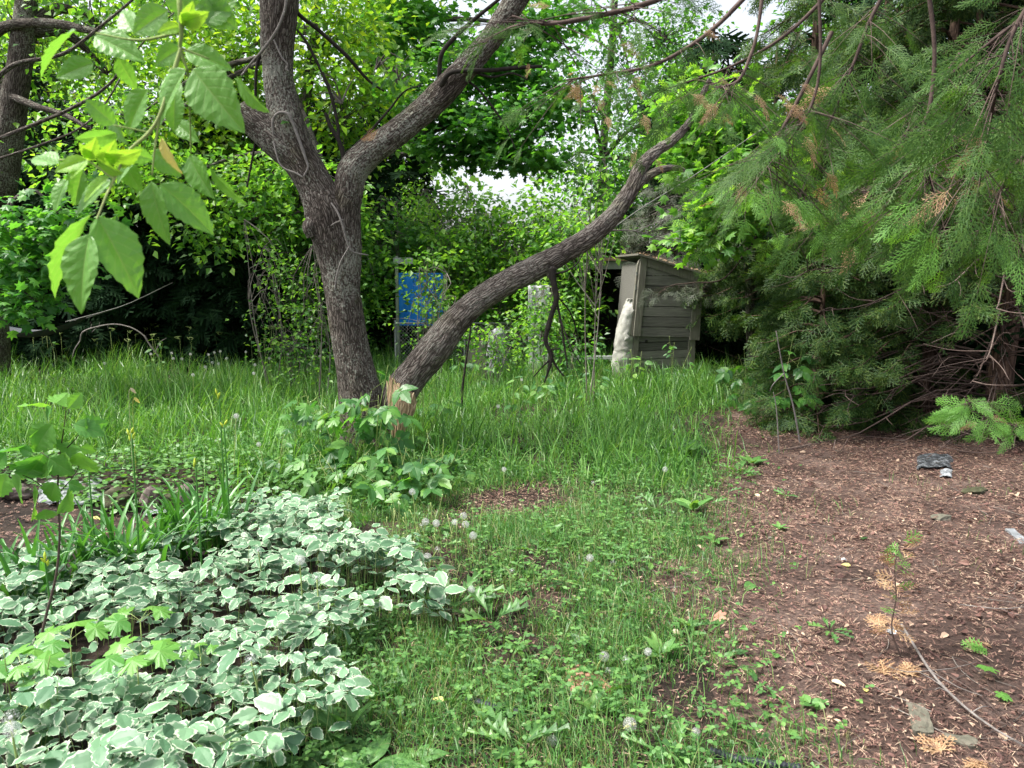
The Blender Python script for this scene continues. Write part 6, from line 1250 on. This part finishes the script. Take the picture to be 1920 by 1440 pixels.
# maple seedlings in the variegated bed
def seedling(label, px, py, h, size, seed, k=4):
    r = rs(seed); g = G(px, py, h); t = thing('maple_seedling', label, 'seedling', (g[0], g[1], 0)); a = Acc(); c = Acc(); tp__ = np.array(g); tube(a, [(g[0], g[1], 0), tp__ - [0, 0, .03]], [.003, .002], 5, 4)
    for q in range(k):
        th = q * 6.28 / k + r.normal(0, .3); d = np.array([cos(th), sin(th), -.1]); p = tp__ + d * size * .35; tube(a, [tp__ - [0, 0, .03], p], [.0012, .001], 3, 3); scatter(c, MHs, p[None], rotm(d[None], np.array([[r.normal(0, .2), -.3, 1]])), np.array([size * r.uniform(.8, 1.15)]))
    a.build('stem', M['stem'], t); c.build('foliage', M['l_seed'], t)
seedling('bright maple seedling with broad leaves in the middle of the variegated bed', 262, 1150, .3, .11, 1, 4)
seedling('maple seedling just in front of the other in the middle of the variegated bed', 255, 1215, .33, .12, 2, 5)
seedling('maple seedling with overlapping leaves at the left of the variegated bed', 130, 1185, .3, .12, 3, 4)
seedling('green leafy seedling at the left edge of the variegated bed', 40, 1235, .3, .1, 4, 5)
seedling('small maple seedling poking out of the variegated leaves at the right', 375, 1215, .25, .06, 5, 3)
shoot('weed_plant', 'darker nettle-like plant low at the left edge in the variegated bed', 60, 1420, .34, .2, 22, LM, .08, 'l_shoot', 640, 4)
shoot('weed_plant', 'feathery green weed at the back corner of the variegated bed', 655, 985, .2, .12, 26, DN, .1, 'l_seed', 641, 5)
# broad plantain leaves at the bottom
def rosette(label, px, py, k, size, seed, T, mat='weed', name='plantain', up=.45, group=None):
    r = rs(seed); g = G(px, py); t_ = Acc(); p = np.tile([g[0], g[1], float(gh(g[0], g[1])) + .01], (k, 1)); th = np.arange(k) * 2.4 + r.normal(0, .2, k); d = np.stack([np.cos(th), np.sin(th), r.uniform(up * .6, up * 1.5, k)], -1)
    scatter(t_, T, p + d * size * .1, rotm(d, np.tile([0, -.1, 1.], (k, 1)) + r.normal(0, .15, (k, 3))), size * r.uniform(.75, 1.15, k)); return tag(t_.build(name, M[mat], loc=tuple(p[0])), label, 'plant', group)
PLT = leaf_hi(.27, 10, .1, .35, .02, seed=95, n_side=3, wave=.02)
rosette('broad-leaved plantain at the bottom between the variegated bed and the clover', 560, 1440, 9, .17, 1, PLT); rosette('plantain with long blades left of the clover at the bottom edge', 690, 1460, 8, .15, 2, PLT); rosette('plantain partly under the variegated leaves at the bottom edge', 450, 1450, 7, .16, 3, PLT, up=.7)
rosette('upright dock leaves by the isolated variegated sprig', 648, 1405, 5, .17, 4, leaf_hi(.16, 10, .1, .2, .03, seed=96, n_side=2), up=1.4, name='dock'); rosette('single oval plantain at the bottom centre', 780, 1440, 5, .09, 5, PLT)
rosette('dandelion rosette standing up beside the right tip of the variegated bed', 850, 1150, 9, .2, 6, DN, name='dandelion_plant', up=1.0); rosette('dandelion rosette in the weeds at the centre', 925, 1180, 8, .17, 7, DN, name='dandelion_plant', up=1.0); rosette('dandelion rosette at the bottom centre of the grass', 970, 1420, 8, .14, 8, DN, name='dandelion_plant', up=.9)
rosette('dandelion rosette on the bare path left of the dry seedling', 1555, 1190, 8, .08, 9, DN, name='dandelion_plant', up=.6); rosette('small green rosette on the upper path', 1475, 930, 8, .08, 10, DN, name='dandelion_plant', up=.7); rosette('rosette of green leaves at the grass border by the reddish twig', 1340, 1010, 9, .08, 11, LH, name='dandelion_plant', up=.5)
rosette('clump of green leaves on the lower path', 1520, 1330, 9, .045, 12, LR, name='clover_clump', up=.4); rosette('green tuft at the left border of the path', 1290, 1185, 9, .06, 13, LH, name='weed_tuft', up=.8); rosette('green tuft in the middle of the upper path', 1462, 985, 8, .06, 14, LH, name='weed_tuft', up=.6)
rosette('large crinkled burdock leaves at the far edge of the grass by the path', 1275, 850, 7, .34, 15, leaf_hi(.42, 12, .15, .25, .05, seed=97, n_side=3, wave=.06, peak=.4), 'l_dark', 'burdock', .45)
for q, (px, py, lab) in enumerate([(1385, 895, 'narrow leafy tuft at the far left border of the path'), (1410, 870, 'narrow tuft under the cedars at the head of the path'), (1130, 900, 'upright leafy weed at the border of tall and short grass'), (1030, 1015, 'leafy weed in the upper short grass'), (1230, 960, 'leafy weed near the upper border of the path'), (1300, 960, 'grassy weed tuft at the upper border of the path'), (1150, 1120, 'wide weed with pointed leaves in the short grass'), (1240, 1240, 'upright green leaf tuft at the left border of the path'), (700, 1310, 'clump of green leaves beside the isolated variegated sprig'), (1115, 1350, 'broad bright leaf clump at the bottom centre right')]):
    rosette(lab, px, py, 8, .09 if py > 1000 else .14, 30 + q, [DN, LH][q % 2], name='weed_tuft', up=.9)
# day lilies
def lily(label, px, py, k, h, seed):
    r = rs(seed); g = G(px, py); a = Acc(); b = np.array([g[0], g[1], float(gh(g[0], g[1]))])
    for q in range(int(k * 1.6)):
        th = r.uniform(0, 6.28); L_ = h * r.uniform(.8, 1.45); o = b + [r.normal(0, .09), r.normal(0, .05), 0]; u = np.array([cos(th), sin(th), 0]); pts = []; lean_ = r.uniform(.4, 1.3)
        for i in range(7): t = i / 6; pts.append(o + u * L_ * .75 * math.sin(t * lean_) ** 1.2 + np.array([0, 0, L_ * t * (1 - .42 * lean_ * t * t)]))
        pts = np.array(pts); sd = np.array([-u[1], u[0], 0.]); w_ = .012; V_ = []; U_ = []
        for i, p in enumerate(pts): ww = w_ * (1 - (i / 6) ** 2.5) + .0005; V_ += [p - sd * ww, p - [0, 0, .004], p + sd * ww]; U_ += [(-1, i, 0), (0, i, 0), (1, i, 0)]
        Lq = []; 
        for i in range(6):
            for j in (0, 1): Lq += [3 * i + j, 3 * i + j + 1, 3 * i + j + 4, 3 * i + j + 3]
        a.add(V_, Lq, [4] * 12, 0, U_, True)
    return tag(a.build('lily_clump', M['lily'], loc=tuple(b)), label, 'plant')
lily('clump of strap-like lily leaves in the middle of the bed behind the variegated leaves', 245, 1095, 30, .42, 1); lily('clump of upright strap leaves right of the middle under the tallest bud stems', 395, 1040, 30, .46, 2); lily('strap leaves at the left end of the lily row', 60, 1150, 26, .42, 3); lily('strap leaves fanning between the stones and the variegated bed', 330, 1060, 24, .4, 4); lily('strap leaves behind the stem of the left sapling', 160, 1110, 22, .38, 5)
def budstem(label, px, py, h, bx_, seed, nb=3):
    r = rs(seed); top_ = G(px, py, h); t = thing('budding_lily', label, 'flower stem', (top_[0] + bx_, top_[1], 0)); a = Acc(); tube(a, [(top_[0] + bx_, top_[1], 0), (top_[0] + bx_ * .3, top_[1], h * .5), tuple(top_)], [.005, .0045, .0035], 7, 20); a.build('stalk', M['lily'], t)
    for q in range(nb):
        a = Acc(); d = np.array([r.normal(0, .35), r.normal(0, .3), 1.]); o = np.array(top_) + [r.normal(0, .006), 0, -.012 * q]; d = d / np.linalg.norm(d) * .034; tube(a, [o, o + d * .5, o + d], [.0025, .006, .0015], 8, 10); a.build('bud', M['bud'], t)
budstem('tall lily stem with yellow-green buds over the stones', 247, 812, .82, -.01, 1, 4); budstem('tallest lily stem, left of a close pair by the meadow', 411, 740, .92, 0, 2, 3); budstem('lily stem just right of the tallest one', 420, 797, .78, .01, 3, 2); budstem('lily stem with small buds over the right stones', 367, 872, .66, .0, 4, 2); budstem('short budding lily stem left of the stones', 166, 878, .62, 0, 5, 2); budstem('low lily stem with curled buds by the sapling stem', 84, 1050, .42, .03, 6, 3)
# lily-like seed stems along the hedge
a = Acc(); r = rs(44)
for q in range(110):
    g = G(r.uniform(0, 560), r.uniform(672, 700)); h = r.uniform(.5, .72); x_, y_ = g[0], g[1]; tube(a, [(x_, y_, 0), (x_ + r.normal(0, .03), y_, h)], [.004, .003], 4, 3)
    for s in range(3): tube(a, [(x_, y_, h), (x_ + r.normal(0, .03), y_, h + .03), (x_ + r.normal(0, .04), y_, h + .05)], [.003, .008, .003], 5, 5)
tag(a.build('budding_plants', M['stem']), 'thin budding stems standing above the grass in front of the dark hedge', 'stems', kind='stuff')
# dry cedar seedling on the path
g = G(1690, 1235); t = thing('cedar_seedling', 'dry half-dead cedar seedling with pale and green sprigs standing on the path', 'seedling', (g[0], g[1], 0)); a = Acc()
C = tube(a, [(g[0], g[1], 0), P(1672, 1180, g[1]), P(1680, 1120, g[1]), P(1678, 1060, g[1]), P(1692, 1010, g[1])], [.004, .0035, .003, .002, .001], 6, 30); a.build('stem', M['redtwig'], t); a = Acc(); b = Acc(); r = rs(9)
for q in range(42):
    p = C[r.randint(5, 30)]; th = r.uniform(0, 6.28); d = np.array([cos(th), sin(th) * .6, r.uniform(-.2, .5)]); scatter(a if q % 3 else b, SPh[q % 3] if False else CS, (p + d * .012)[None], rotm(d[None], r.normal(0, 1, (1, 3)) + [[0, -1, .5]]), np.array([r.uniform(.04, .085)]))
a.build('dry_foliage', M['cedar_dead'], t); b.build('green_foliage', M['cedar_tip'], t)
for q, (px, py, lab) in enumerate([(1640, 1175, 'small dry cedar twig leaning left of the seedling'), (1655, 1270, 'flat pale dead cedar spray in front of the seedling'), (1708, 1275, 'pale dead cedar spray right of the seedling foot'), (1805, 1215, 'buff cedar spray lying near the right of the path'), (1765, 1420, 'orange dead cedar spray at the bottom right'), (1838, 1435, 'tan dead cedar sprig at the bottom right corner'), (1850, 1230, 'green and yellow cedar sprig lying near the right edge')]):
    r = rs(700 + q); g = G(px, py); a = Acc(); k = 5; th = r.uniform(0, 6.28) + r.normal(0, .5, k); d = np.stack([np.cos(th), np.sin(th), r.uniform(.05, .4, k)], -1); scatter(a, cedar_spray(10, 4, .05, .15, q), np.tile([g[0], g[1], float(gh(g[0], g[1])) + .01], (k, 1)), rotm(d, np.tile([0, 0, 1.], (k, 1)) + r.normal(0, .3, (k, 3))), r.uniform(.06, .11, k))
    tag(a.build('cedar_sprig', M['cedar_tip' if 'green' in lab else 'cedar_dead'], loc=(g[0], g[1], 0)), lab, 'cedar sprig')
# pale leaves caught above the meadow
for q, (px, py, Y_, lab, mt) in enumerate([(245, 727, 5.6, 'white petal-like leaf caught on a tall grass blade above the bed', 'paleleaf'), (252, 745, 5.6, 'small buff leaf hanging just below the white one over the grass', 'l_yellow')]):
    a = Acc(); p = P(px, py, Y_); scatter(a, LH, p[None], rotm(np.array([[.6, 0, -.8]]), np.array([[0, -1, .3]])), np.array([.055])); tube(a, [p, p - [.02, 0, .1], (p[0] - .03, p[1], 0)], [.001, .001, .0015], 4, 8, mat=0); tag(a.build('caught_leaf', M[mt], loc=(p[0], p[1], 0)), lab, 'leaf')
for o in SC.objects:
    if '_o' in o: del o['_o']
